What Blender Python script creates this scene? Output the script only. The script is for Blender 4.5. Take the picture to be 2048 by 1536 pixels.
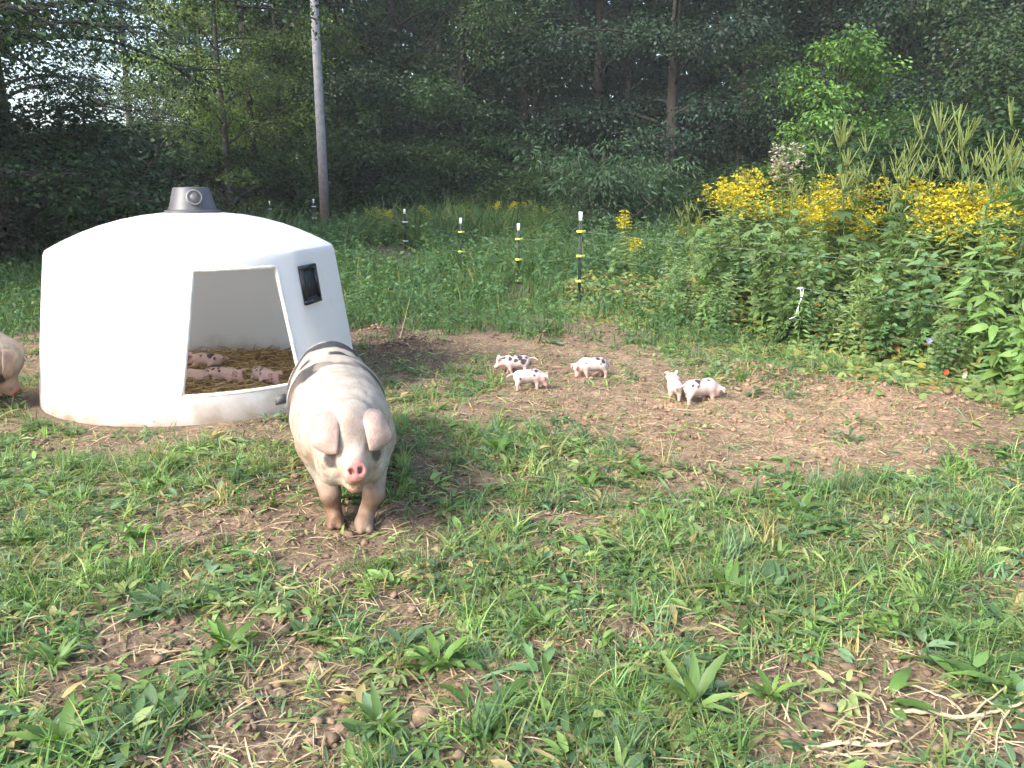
import bpy, math, random
import numpy as np
from mathutils import Vector, Matrix

for o in list(bpy.data.objects):
    bpy.data.objects.remove(o)
scene = bpy.context.scene
COL = scene.collection
R = math.radians
rng = np.random.default_rng(7)

# ---------------------------------------------------------------- camera
FPX, PITCH, CAMH = 1650.0, R(13.2), 1.65
cam_d = bpy.data.cameras.new('camera')
cam_d.sensor_width = 36.0
cam_d.lens = FPX / 2048 * 36.0
cam_d.clip_start, cam_d.clip_end = 0.05, 1000
cam = bpy.data.objects.new('camera', cam_d)
COL.objects.link(cam)
cam.location = (0, 0, CAMH)
cam.rotation_euler = (math.pi / 2 - PITCH, 0, 0)
scene.camera = cam

# ---------------------------------------------------------------- sky, sun, exposure
SUN_EL = R(38)
SUN_DIR = Vector((-0.76, -0.65, 0)).normalized() * math.cos(SUN_EL) + Vector((0, 0, math.sin(SUN_EL)))
world = bpy.data.worlds.new('World')
scene.world = world
world.use_nodes = True
wn = world.node_tree.nodes
sky = wn.new('ShaderNodeTexSky')
sky.sky_type = 'NISHITA'
sky.sun_disc = False
sky.sun_elevation = SUN_EL
sky.sun_rotation = math.atan2(SUN_DIR.x, SUN_DIR.y)
sky.air_density, sky.dust_density, sky.ozone_density = 1.0, 3.0, 1.0
bg = wn['Background']
bg.inputs['Strength'].default_value = 0.15
world.node_tree.links.new(sky.outputs[0], bg.inputs[0])
sun_d = bpy.data.lights.new('sun', 'SUN')
sun_d.energy = 1.7
sun_d.angle = R(14)
sun_d.color = (1.0, 0.98, 0.95)
sun = bpy.data.objects.new('sun', sun_d)
COL.objects.link(sun)
sun.location = SUN_DIR * 60
sun.rotation_euler = SUN_DIR.to_track_quat('Z', 'Y').to_euler()
scene.view_settings.view_transform = 'Standard'
scene.view_settings.look = 'None'
scene.view_settings.exposure = 2.02
scene.view_settings.gamma = 1.0
cy = scene.cycles
cy.max_bounces, cy.diffuse_bounces, cy.glossy_bounces, cy.transmission_bounces, cy.transparent_max_bounces = 5, 3, 2, 3, 4
cy.adaptive_threshold = 0.03
cy.caustics_reflective = cy.caustics_refractive = False

# ---------------------------------------------------------------- pixel helpers (2048 x 1536 photograph)
def ray(px, py):
    dx, dy = (px - 1024) / FPX, (py - 768) / FPX
    c, s = math.cos(PITCH), math.sin(PITCH)
    return np.array([dx, c - dy * s, -s - dy * c])
def gp(px, py, z=0.0):
    d = ray(px, py)
    t = (z - CAMH) / d[2]
    return d[0] * t, d[1] * t
def at_y(px, py, Y):
    d = ray(px, py)
    t = Y / d[1]
    return Vector((d[0] * t, Y, CAMH + d[2] * t))
def proj(x, y, z=0.0):
    c, s = math.cos(PITCH), math.sin(PITCH)
    zz = z - CAMH
    dep = y * c - zz * s
    v = -(y * s + zz * c)
    dep = np.where(np.asarray(dep) < 0.05, 0.05, dep)
    return 1024 + FPX * x / dep, 768 + FPX * v / dep

# ---------------------------------------------------------------- noise
_perm = np.random.default_rng(3).random((256, 256))
def vnoise(x, y, seed=0):
    x = np.asarray(x, float) + seed * 17.31
    y = np.asarray(y, float) + seed * 9.77
    xi, yi = np.floor(x).astype(int), np.floor(y).astype(int)
    fx, fy = x - xi, y - yi
    fx, fy = fx * fx * (3 - 2 * fx), fy * fy * (3 - 2 * fy)
    a = _perm[xi & 255, yi & 255]; b = _perm[(xi + 1) & 255, yi & 255]
    c = _perm[xi & 255, (yi + 1) & 255]; d = _perm[(xi + 1) & 255, (yi + 1) & 255]
    return (a * (1 - fx) + b * fx) * (1 - fy) + (c * (1 - fx) + d * fx) * fy
def fbm(x, y, seed=0, oct=4):
    s, amp, tot = 0, 1, 0
    for i in range(oct):
        s = s + amp * vnoise(x * 2 ** i, y * 2 ** i, seed + i)
        tot += amp
        amp *= 0.5
    return s / tot

# bare soil (-) and lush growth (+), read off the photograph and laid on the ground
SPOTS = [(1500, 880, 420, 58, -1.1), (1050, 835, 250, 40, -.9), (1250, 780, 330, 42, -.7), (800, 705, 110, 45, -1.1),
         (1000, 690, 220, 28, -.9), (1750, 850, 220, 50, -.9), (1950, 905, 150, 36, -.8), (670, 1050, 150, 36, -.9),
         (830, 960, 110, 35, -.4), (1170, 1030, 150, 26, -.7), (330, 890, 330, 24, -.6), (500, 1140, 160, 26, -.6),
         (470, 1320, 170, 40, -.8), (1400, 1290, 150, 40, -.8), (1720, 1420, 170, 80, -.9), (1960, 1185, 150, 34, -.6),
         (850, 1200, 80, 45, -.6), (860, 1430, 110, 60, -.6), (1150, 1515, 170, 30, -.5), (250, 1230, 110, 26, -.5),
         (1400, 960, 150, 20, -.6), (600, 1490, 130, 30, -.5), (60, 690, 120, 30, -.4), (560, 870, 160, 20, -.6),
         (980, 900, 170, 45, 1.1), (1250, 1075, 210, 60, .8), (1150, 1220, 230, 80, .6), (1750, 1020, 330, 60, .9),
         (150, 980, 200, 50, .5), (100, 1150, 150, 60, .5), (2010, 1290, 70, 90, 1.2), (2020, 940, 60, 26, 1.3),
         (1500, 695, 130, 40, 1.0), (1540, 738, 90, 16, 1.0), (850, 790, 90, 18, .7), (450, 985, 150, 40, .5),
         (420, 850, 260, 10, .6), (150, 830, 120, 20, .5), (1380, 1380, 120, 80, .4), (750, 1320, 120, 60, .3)]
def density(x, y, noise=True):
    px, py = proj(x, y)
    d = np.full(np.shape(px), 0.50)
    px = px + (fbm(x * 1.1, y * 1.1, 131, 3) - .5) * 300
    py0 = py; py = py + (fbm(x * 1.3, y * 1.3, 137, 3) - .5) * 130
    for cx, cy, rx, ry, w in SPOTS:
        d = d + w * np.exp(-((px - cx) / rx) ** 2 - ((py - cy) / ry) ** 2)
    far = np.clip((668 - .6 * py0 - .4 * py) / 26, 0, 1)
    d = d * (1 - far) + 0.95 * far
    if noise:
        d = d + (fbm(x * 1.9, y * 1.9, 5) - .5) * 2.0 + (fbm(x * 6, y * 6, 11, 2) - .5) * 1.2
    return np.clip(d, 0, 1)

HUT_C = (-2.635, 6.96)
def terrain(x, y, fine=True):
    x = np.asarray(x, float); y = np.asarray(y, float)
    z = (fbm(x * .35, y * .35, 21, 2) - .5) * .10 + (fbm(x * 1.7, y * 1.7, 23, 3) - .5) * .05
    z = z + np.clip((y - 14) / 40, 0, 1) * (fbm(x * .12, y * .12, 29, 2) - .3) * .8
    for mx, my, h, r in MOUNDS:
        z = z + h * np.exp(-((x - mx) ** 2 + (y - my) ** 2) / (r * r)) * (0.6 + .8 * vnoise(x * 9, y * 9, 31))
    hd = np.sqrt((x - HUT_C[0]) ** 2 + (y - HUT_C[1]) ** 2)
    w = np.clip((hd - 1.45) / .8, 0, 1)
    z = z * w
    if fine:
        b = 1 - density(x, y, False)
        z = z + ((fbm(x * 9, y * 9, 41, 3) - .5) * .075 - .05 * np.clip(vnoise(x * 3.3, y * 3.3, 47) - .72, 0, 1) + (vnoise(x * 31, y * 31, 43) - .5) * .018) * (.35 + .65 * b) * np.clip((hd - 1.2) / .2, .0, 1)
    return z
MOUNDS = []
for px, py, h, r in [(790, 700, .10, .22), (840, 690, .08, .2), (760, 668, .08, .25), (1490, 765, .12, .22), (1540, 770, .08, .25),
                     (1830, 815, .10, .4), (1100, 682, .08, .3), (1700, 800, .06, .3), (760, 520, .35, .9), (1160, 600, .12, .3)]:
    MOUNDS.append((*gp(px, py), h, r))
def tz(x, y):
    return float(terrain(np.array([x]), np.array([y]))[0])

# ---------------------------------------------------------------- object helpers
def mesh_np(name, V, Fs, col=None, smooth=False, mats=None, fmat=None):
    V = np.asarray(V, np.float32)
    if not isinstance(Fs, list):
        Fs = [Fs]
    Fs = [np.asarray(f, np.int32) for f in Fs if len(f)]
    me = bpy.data.meshes.new(name)
    me.vertices.add(len(V))
    me.vertices.foreach_set('co', V.ravel())
    loops = np.concatenate([f.ravel() for f in Fs])
    tot = np.concatenate([np.full(len(f), f.shape[1], np.int32) for f in Fs])
    start = np.concatenate([[0], np.cumsum(tot)[:-1]]).astype(np.int32)
    me.loops.add(len(loops))
    me.loops.foreach_set('vertex_index', loops)
    me.polygons.add(len(tot))
    me.polygons.foreach_set('loop_start', start)
    if fmat is not None:
        me.polygons.foreach_set('material_index', np.asarray(fmat, np.int32))
    me.update(calc_edges=True)
    if smooth:
        me.polygons.foreach_set('use_smooth', np.ones(len(tot), bool))
    if col is not None:
        c = np.ones((len(V), 4), np.float32)
        c[:, :3] = col
        a = me.color_attributes.new('col', 'FLOAT_COLOR', 'POINT')
        a.data.foreach_set('color', c.ravel())
    for m in (mats or []):
        me.materials.append(m)
    return me
def obj(name, me, parent=None, loc=None, rz=0):
    o = bpy.data.objects.new(name, me)
    COL.objects.link(o)
    if parent is not None:
        o.parent = parent
    if loc is not None:
        o.location = loc
    o.rotation_euler.z = rz
    return o
def tag(o, label=None, cat=None, group=None, kind=None):
    if label: o['label'] = label
    if cat: o['category'] = cat
    if group: o['group'] = group
    if kind: o['kind'] = kind
    return o
def empty(name, loc=(0, 0, 0), rz=0):
    o = obj(name, None, None, loc, rz)
    o.empty_display_size = 0.1
    return o
def copy_tree(o, parent=None):
    c = o.copy()
    COL.objects.link(c)
    c.parent = parent
    for ch in list(o.children):
        copy_tree(ch, c)
    return c
class MB:
    """collects vertex / face / colour blocks into one mesh"""
    def __init__(s): s.V, s.F, s.C, s.n = [], [], [], 0
    def add(s, V, Fs, C=(.5, .5, .5)):
        V = np.asarray(V, float).reshape(-1, 3)
        if not isinstance(Fs, list): Fs = [Fs]
        for f in Fs:
            f = np.asarray(f, int)
            if len(f): s.F.append(f + s.n)
        C = np.asarray(C, float)
        s.C.append(np.broadcast_to(C, (len(V), 3)))
        s.V.append(V); s.n += len(V)
    def mesh(s, name, mat, smooth=False):
        F = {}
        for f in s.F: F.setdefault(f.shape[1], []).append(f)
        return mesh_np(name, np.concatenate(s.V), [np.concatenate(v) for v in F.values()], np.concatenate(s.C), smooth, [mat])
def tube(pts, radii, n=6, cap=True):
    P = np.asarray(pts, float)
    k = len(P)
    r = np.broadcast_to(np.asarray(radii, float), (k,))
    T = np.gradient(P, axis=0)
    T /= np.linalg.norm(T, axis=1)[:, None] + 1e-9
    ref = np.array([0., 0, 1]) if abs(T[0, 2]) < .9 else np.array([1., 0, 0])
    A = np.cross(T, ref); A /= np.linalg.norm(A, axis=1)[:, None] + 1e-9
    B = np.cross(T, A)
    a = np.arange(n) * 2 * math.pi / n
    V = P[:, None] + r[:, None, None] * (np.cos(a)[None, :, None] * A[:, None] + np.sin(a)[None, :, None] * B[:, None])
    i, j = np.meshgrid(np.arange(k - 1), np.arange(n), indexing='ij')
    q = np.stack([i * n + j, i * n + (j + 1) % n, (i + 1) * n + (j + 1) % n, (i + 1) * n + j], -1).reshape(-1, 4)
    V = V.reshape(-1, 3)
    Fs = [q]
    if cap:
        V = np.concatenate([V, P[:1], P[-1:]])
        c0, c1 = k * n, k * n + 1
        jj = np.arange(n)
        Fs.append(np.concatenate([np.stack([np.full(n, c0), (jj + 1) % n, jj], 1),
                                  np.stack([np.full(n, c1), (k - 1) * n + jj, (k - 1) * n + (jj + 1) % n], 1)]))
    return V, Fs
def box(cx, cy, cz, sx, sy, sz):
    v = np.array([[x, y, z] for x in (-.5, .5) for y in (-.5, .5) for z in (-.5, .5)]) * (sx, sy, sz) + (cx, cy, cz)
    f = np.array([[0, 1, 3, 2], [4, 6, 7, 5], [0, 4, 5, 1], [2, 3, 7, 6], [0, 2, 6, 4], [1, 5, 7, 3]])
    return v, f
def unit(a):
    return a / (np.linalg.norm(a, axis=-1, keepdims=True) + 1e-9)
def scatter(T, pos, fwd, nrm, size, width=None):
    """copies of leaf template T=(verts, faces list) : y along fwd, z along nrm"""
    Tv, Tf = T
    fwd = unit(fwd)
    side = unit(np.cross(fwd, nrm)); up = np.cross(side, fwd)
    size = np.broadcast_to(size, (len(pos),))
    width = size if width is None else np.broadcast_to(width, (len(pos),))
    V = pos[:, None] + (Tv[None, :, 0:1] * width[:, None, None]) * side[:, None] + size[:, None, None] * (Tv[None, :, 1:2] * fwd[:, None] + Tv[None, :, 2:3] * up[:, None])
    k = len(Tv)
    off = (np.arange(len(pos)) * k)[:, None, None]
    return V.reshape(-1, 3), [(f[None] + off).reshape(-1, f.shape[1]) for f in Tf]
def rep(C, k):
    return np.repeat(C, k, axis=0)
# leaf templates
LEAF4 = (np.array([[0, 0, 0], [.28, .45, .05], [0, 1, -.12], [-.28, .45, .05]], float), [np.array([[0, 1, 2, 3]])])
def long_leaf(n=5, wmax=.14, bend=.35, fold=.04, wavy=0.0):
    V, F = [], []
    for i in range(n + 1):
        t = i / n
        w = wmax * (math.sin(math.pi * min(1, t * .93 + .07) ** .8)) ** .8 if i < n else 0.0
        w = max(w, .012)
        z = -bend * t * t
        y = t * (1 - .25 * bend * t)
        k = wavy * math.sin(t * 19)
        V += [[-w, y, z + fold + k], [0, y, z], [w, y, z + fold - k]]
        if i:
            a, b = 3 * (i - 1), 3 * i
            F += [[a, a + 1, b + 1, b], [a + 1, a + 2, b + 2, b + 1]]
    return np.array(V), [np.array(F)]
DOCK = long_leaf(7, .125, .5, .03, .014)
LANCE = long_leaf(3, .13, .4, .04)
ROUND = long_leaf(3, .36, .25, .05)
STRAP = long_leaf(4, .05, .5, .01)
def lobed_leaf():
    V = [[0, 0, 0]]; F = []
    for ang, L, w in ((-62, .6, .11), (-30, .85, .12), (0, 1.0, .14), (30, .85, .12), (62, .6, .11)):
        a = R(ang); d = np.array([math.sin(a), math.cos(a)]); s = np.array([d[1], -d[0]])
        b = len(V)
        V += [[*(d * L * .5 + s * w), .02], [*(d * L), -.18 * L], [*(d * L * .5 - s * w), .02]]
        F.append([0, b, b + 1, b + 2])
    return np.array(V, float), [np.array(F)]
LOBED = lobed_leaf()
def rdir(n, zlo=-1., zhi=1.):
    a = rng.uniform(0, 2 * math.pi, n); z = rng.uniform(zlo, zhi, n)
    r = np.sqrt(np.maximum(0, 1 - z * z))
    return np.stack([np.cos(a) * r, np.sin(a) * r, z], 1)

ORD = 'first second third fourth fifth sixth seventh eighth ninth tenth eleventh twelfth thirteenth fourteenth fifteenth sixteenth seventeenth eighteenth nineteenth twentieth'.split()
ORD += ['twenty-' + o for o in ORD[:9]] + ['thirtieth'] + ['thirty-' + o for o in ORD[:9]] + ['fortieth'] + ['forty-' + o for o in ORD[:9]] + ['fiftieth']
def number(things, text):
    """label alike things by their order from the left of the picture"""
    px = [float(proj(o.location.x, o.location.y)[0]) for o in things]
    for k, i in enumerate(np.argsort(px)):
        things[i]['label'] = text % ORD[k]
# ---------------------------------------------------------------- materials
def new_mat(name):
    m = bpy.data.materials.new(name)
    m.use_nodes = True
    return m, m.node_tree.nodes, m.node_tree.links, m.node_tree.nodes['Principled BSDF']
def noise_bump(N, L, bsdf, scale, strength, dist=.01, coord='Object'):
    tc = N.new('ShaderNodeTexCoord'); nz = N.new('ShaderNodeTexNoise'); bp = N.new('ShaderNodeBump')
    nz.inputs['Scale'].default_value = scale; nz.inputs['Detail'].default_value = 5
    bp.inputs['Strength'].default_value = strength; bp.inputs['Distance'].default_value = dist
    L.new(tc.outputs[coord], nz.inputs['Vector']); L.new(nz.outputs['Fac'], bp.inputs['Height']); L.new(bp.outputs[0], bsdf.inputs['Normal'])
    return nz
def vcol_mat(name, rough=.6, trans=0.0, tint=(1, 1, 1), vary=0.0, bump=None, spec=.3, grain=0.0, gscale=30):
    m, N, L, b = new_mat(name)
    a = N.new('ShaderNodeAttribute'); a.attribute_name = 'col'
    src = a.outputs['Color']
    mx = N.new('ShaderNodeMix'); mx.data_type = 'RGBA'; mx.blend_type = 'MULTIPLY'; mx.inputs['Factor'].default_value = 1
    mx.inputs['B'].default_value = (*tint, 1); L.new(src, mx.inputs['A']); src = mx.outputs['Result']
    if vary:
        oi = N.new('ShaderNodeObjectInfo'); hs = N.new('ShaderNodeHueSaturation'); mr = N.new('ShaderNodeMapRange'); mh = N.new('ShaderNodeMapRange')
        mr.inputs['To Min'].default_value = 1 - vary; mr.inputs['To Max'].default_value = 1 + vary
        mh.inputs['To Min'].default_value = .5 - vary * .06; mh.inputs['To Max'].default_value = .5 + vary * .06
        L.new(oi.outputs['Random'], mr.inputs['Value']); L.new(mr.outputs[0], hs.inputs['Value'])
        mm = N.new('ShaderNodeMath'); mm.operation = 'FRACT'; mu = N.new('ShaderNodeMath'); mu.operation = 'MULTIPLY'; mu.inputs[1].default_value = 7.3
        L.new(oi.outputs['Random'], mu.inputs[0]); L.new(mu.outputs[0], mm.inputs[0]); L.new(mm.outputs[0], mh.inputs['Value']); L.new(mh.outputs[0], hs.inputs['Hue'])
        L.new(src, hs.inputs['Color']); src = hs.outputs['Color']
    if grain:
        tc = N.new('ShaderNodeTexCoord'); nz = N.new('ShaderNodeTexNoise'); nz.inputs['Scale'].default_value = gscale; nz.inputs['Detail'].default_value = 6
        mr = N.new('ShaderNodeMapRange'); mr.inputs['From Min'].default_value = .25; mr.inputs['From Max'].default_value = .75
        mr.inputs['To Min'].default_value = 1 - grain; mr.inputs['To Max'].default_value = 1 + grain * .4
        L.new(tc.outputs['Object'], nz.inputs['Vector']); L.new(nz.outputs['Fac'], mr.inputs['Value'])
        vm = N.new('ShaderNodeVectorMath'); vm.operation = 'SCALE'; L.new(src, vm.inputs[0]); L.new(mr.outputs[0], vm.inputs['Scale']); src = vm.outputs[0]
    L.new(src, b.inputs['Base Color'])
    b.inputs['Roughness'].default_value = rough
    b.inputs['Specular IOR Level'].default_value = spec
    if bump: noise_bump(N, L, b, bump[0], bump[1], bump[2])
    if trans:
        t = N.new('ShaderNodeBsdfTranslucent'); ms = N.new('ShaderNodeMixShader'); ms.inputs[0].default_value = trans
        sc = N.new('ShaderNodeVectorMath'); sc.operation = 'MULTIPLY'; sc.inputs[1].default_value = (1.5, 1.6, .7)
        L.new(src, sc.inputs[0]); L.new(sc.outputs[0], t.inputs['Color'])
        L.new(b.outputs[0], ms.inputs[1]); L.new(t.outputs[0], ms.inputs[2]); L.new(ms.outputs[0], N['Material Output'].inputs['Surface'])
    return m
M_GRASS = vcol_mat('grass_blade', .5, .36)
M_LEAF = vcol_mat('weed_leaf', .5, .36, vary=.16)
M_TREE = vcol_mat('tree_leaf', .55, .28, vary=.16)
M_BARK = vcol_mat('bark', .9, bump=(14, .8, .03), grain=.4, gscale=9)
M_DRY = vcol_mat('dry_stalk', .8, grain=.25, gscale=60)
M_FLOWER = vcol_mat('flower', .7, .3)
M_CLOD = vcol_mat('soil_clod', .95, bump=(60, .6, .01), grain=.35, gscale=50)
M_SKIN = vcol_mat('pig_skin', .55, bump=(90, .5, .006), spec=.2, grain=.32, gscale=17)
M_PIGLET = vcol_mat('piglet_skin', .6, spec=.2, bump=(220, .2, .003))

def simple(name, colr, rough=.5, metal=0., bump=None, grain=0.):
    m, N, L, b = new_mat(name)
    b.inputs['Base Color'].default_value = (*colr, 1); b.inputs['Roughness'].default_value = rough; b.inputs['Metallic'].default_value = metal
    if grain:
        tc = N.new('ShaderNodeTexCoord'); nz = N.new('ShaderNodeTexNoise'); nz.inputs['Scale'].default_value = 12; nz.inputs['Detail'].default_value = 6
        cr = N.new('ShaderNodeValToRGB'); cr.color_ramp.elements[0].position = .3; cr.color_ramp.elements[1].position = .7
        cr.color_ramp.elements[0].color = (*[c * (1 - grain) for c in colr], 1); cr.color_ramp.elements[1].color = (*[min(1, c * (1 + grain)) for c in colr], 1)
        L.new(tc.outputs['Object'], nz.inputs['Vector']); L.new(nz.outputs['Fac'], cr.inputs[0]); L.new(cr.outputs[0], b.inputs['Base Color'])
    if bump: noise_bump(N, L, b, *bump)
    return m

# soil
def soil_mat():
    m, N, L, b = new_mat('soil')
    tc = N.new('ShaderNodeTexCoord')
    def nz(scale, det=6, rough=.6):
        n = N.new('ShaderNodeTexNoise'); n.inputs['Scale'].default_value = scale; n.inputs['Detail'].default_value = det; n.inputs['Roughness'].default_value = rough
        L.new(tc.outputs['Object'], n.inputs['Vector']); return n
    big, mid, fin = nz(.7), nz(5), nz(38, 8, .7)
    r1 = N.new('ShaderNodeValToRGB'); e = r1.color_ramp.elements
    e[0].position, e[0].color = .32, (.115, .083, .058, 1)
    e[1].position, e[1].color = .66, (.29, .215, .155, 1)
    e.new(.5).color = (.19, .14, .10, 1)
    mixf = N.new('ShaderNodeMath'); mixf.operation = 'MULTIPLY_ADD'; mixf.inputs[1].default_value = .55
    m2 = N.new('ShaderNodeMath'); m2.operation = 'MULTIPLY'; m2.inputs[1].default_value = .45
    L.new(mid.outputs['Fac'], m2.inputs[0]); L.new(big.outputs['Fac'], mixf.inputs[0]); L.new(m2.outputs[0], mixf.inputs[2]); L.new(mixf.outputs[0], r1.inputs[0])
    r2 = N.new('ShaderNodeValToRGB'); e = r2.color_ramp.elements
    e[0].position, e[0].color = .36, (.42, .40, .38, 1); e[1].position, e[1].color = .66, (1.25, 1.2, 1.12, 1)
    L.new(fin.outputs['Fac'], r2.inputs[0])
    mu = N.new('ShaderNodeMix'); mu.data_type = 'RGBA'; mu.blend_type = 'MULTIPLY'; mu.inputs['Factor'].default_value = 1
    L.new(r1.outputs[0], mu.inputs['A']); L.new(r2.outputs[0], mu.inputs['B'])
    a = N.new('ShaderNodeAttribute'); a.attribute_name = 'col'
    mv = N.new('ShaderNodeMix'); mv.data_type = 'RGBA'; mv.blend_type = 'MULTIPLY'; mv.inputs['Factor'].default_value = 1
    L.new(mu.outputs['Result'], mv.inputs['A']); L.new(a.outputs['Color'], mv.inputs['B'])
    L.new(mv.outputs['Result'], b.inputs['Base Color'])
    b.inputs['Roughness'].default_value = .95; b.inputs['Specular IOR Level'].default_value = .15
    bp = N.new('ShaderNodeBump'); bp.inputs['Strength'].default_value = .8; bp.inputs['Distance'].default_value = .02
    L.new(fin.outputs['Fac'], bp.inputs['Height']); L.new(bp.outputs[0], b.inputs['Normal'])
    return m

# ================================================================ GROUND
def axis(lo, hi, n, c, s):
    a, b = np.arcsinh((lo - c) / s), np.arcsinh((hi - c) / s)
    return c + s * np.sinh(np.linspace(a, b, n))
gx = axis(-220, 220, 520, 0, 3.5)
gy = axis(-60, 320, 560, 4, 3.0)
GX, GY = np.meshgrid(gx, gy, indexing='ij')
GZ = terrain(GX.ravel(), GY.ravel())
n1, n2 = len(gx), len(gy)
I, J = np.meshgrid(np.arange(n1 - 1), np.arange(n2 - 1), indexing='ij')
q = np.stack([I * n2 + J, (I + 1) * n2 + J, (I + 1) * n2 + J + 1, I * n2 + J + 1], -1).reshape(-1, 4)
gv = np.stack([GX.ravel(), GY.ravel(), GZ], 1)
# soil tint: reddish dry clay in the open patch, dark leaf mould towards the wood
ppx, ppy = proj(gv[:, 0], gv[:, 1])
red = np.exp(-((ppx - 1500) / 600) ** 2 - ((ppy - 860) / 110) ** 2)
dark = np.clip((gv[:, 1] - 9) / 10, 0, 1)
soil_shade = np.exp(-((ppx - 800) / 160) ** 2 - ((ppy - 710) / 60) ** 2) + .6 * np.exp(-((ppx - 720) / 260) ** 2 - ((ppy - 1010) / 90) ** 2)  # shade beside the hut and about the sow's feet, painted into the soil
gc = np.ones((len(gv), 3)) * np.array([1.05, 1.05, 1.03])
gc = gc + red[:, None] * np.array([.46, .40, .32])
gc = gc * (1 - .45 * np.clip(soil_shade, 0, 1)[:, None]) * (1 - dark[:, None] * np.array([.5, .38, .5]))
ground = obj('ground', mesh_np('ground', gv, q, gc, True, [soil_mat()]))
tag(ground, kind='structure', label='uneven brown soil of the pig paddock', cat='ground')

# ================================================================ HUT
hut = empty('pig_hut', (*HUT_C, 0))
tag(hut, 'white domed plastic pig hut with open doorway and grey roof vent', 'pig hut')
VIEW = math.atan2(-HUT_C[1], -HUT_C[0])
FACET = VIEW + R(60)          # flat panel that carries the small black vent
RB, RS, ZS, ZT = 1.275, 1.12, 1.19, 1.475
FB0, FS0 = 1.195, 1.045
def plastic_mat():
    m, N, L, b = new_mat('white_plastic')
    tc = N.new('ShaderNodeTexCoord'); sp = N.new('ShaderNodeSeparateXYZ'); nz = N.new('ShaderNodeTexNoise'); nz2 = N.new('ShaderNodeTexNoise')
    nz.inputs['Scale'].default_value = 5; nz.inputs['Detail'].default_value = 6; nz2.inputs['Scale'].default_value = 24; nz2.inputs['Detail'].default_value = 4
    L.new(tc.outputs['Object'], sp.inputs[0]); L.new(tc.outputs['Object'], nz.inputs['Vector']); L.new(tc.outputs['Object'], nz2.inputs['Vector'])
    mr = N.new('ShaderNodeMapRange'); mr.inputs['From Min'].default_value = 0; mr.inputs['From Max'].default_value = .30; mr.inputs['To Min'].default_value = .60; mr.inputs['To Max'].default_value = -.12
    L.new(sp.outputs['Z'], mr.inputs['Value'])
    ad = N.new('ShaderNodeMath'); ad.operation = 'ADD'; L.new(mr.outputs[0], ad.inputs[0])
    nm = N.new('ShaderNodeMath'); nm.operation = 'MULTIPLY_ADD'; nm.inputs[1].default_value = 1.3; nm.inputs[2].default_value = -.78
    L.new(nz.outputs['Fac'], nm.inputs[0]); L.new(nm.outputs[0], ad.inputs[1])
    ad2 = N.new('ShaderNodeMath'); ad2.operation = 'MULTIPLY_ADD'; ad2.inputs[1].default_value = .35; L.new(nz2.outputs['Fac'], ad2.inputs[0]); L.new(ad.outputs[0], ad2.inputs[2])
    cr = N.new('ShaderNodeValToRGB'); e = cr.color_ramp.elements
    e[0].position, e[0].color = .12, (.86, .86, .87, 1); e[1].position, e[1].color = .75, (.40, .31, .22, 1); e.new(.4).color = (.68, .63, .57, 1)
    L.new(ad2.outputs[0], cr.inputs[0]); L.new(cr.outputs[0], b.inputs['Base Color'])
    b.inputs['Roughness'].default_value = .42
    t = N.new('ShaderNodeBsdfTranslucent'); t.inputs['Color'].default_value = (.86, .84, .80, 1)
    ms = N.new('ShaderNodeMixShader'); ms.inputs[0].default_value = .5
    L.new(b.outputs[0], ms.inputs[1]); L.new(t.outputs[0], ms.inputs[2]); L.new(ms.outputs[0], N['Material Output'].inputs['Surface'])
    return m
M_PLASTIC = plastic_mat()
def wall_r(th, s, inset=0.0):
    """radius of the wall at angle th and height fraction s (0 base, 1 shoulder)"""
    r = RB + (RS - RB) * s ** 1.15 - inset
    lim = (FB0 + (FS0 - FB0) * s - inset) / np.maximum(.2, np.cos(th - FACET))
    k = .004
    h = np.clip(.5 + .5 * (lim - r) / k, 0, 1)
    return lim * (1 - h) + r * h - k * h * (1 - h)
DL, DR = VIEW - R(2.5), VIEW + R(31)          # door jambs
zs_wall = [0, .05, .12, .205, .35, .5, .65, .8, .95, 1.095, 1.13, 1.16, 1.18, 1.19]
ZI0, ZI1 = 3, 9                                # door rows between sill and header
def jamb(z):
    f = (z - .2) / .9
    return DL + R(.5) + R(-6.5) * (1 - f), DR + R(4.0) * (1 - min(1, max(0, f))) - R(2)
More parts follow.
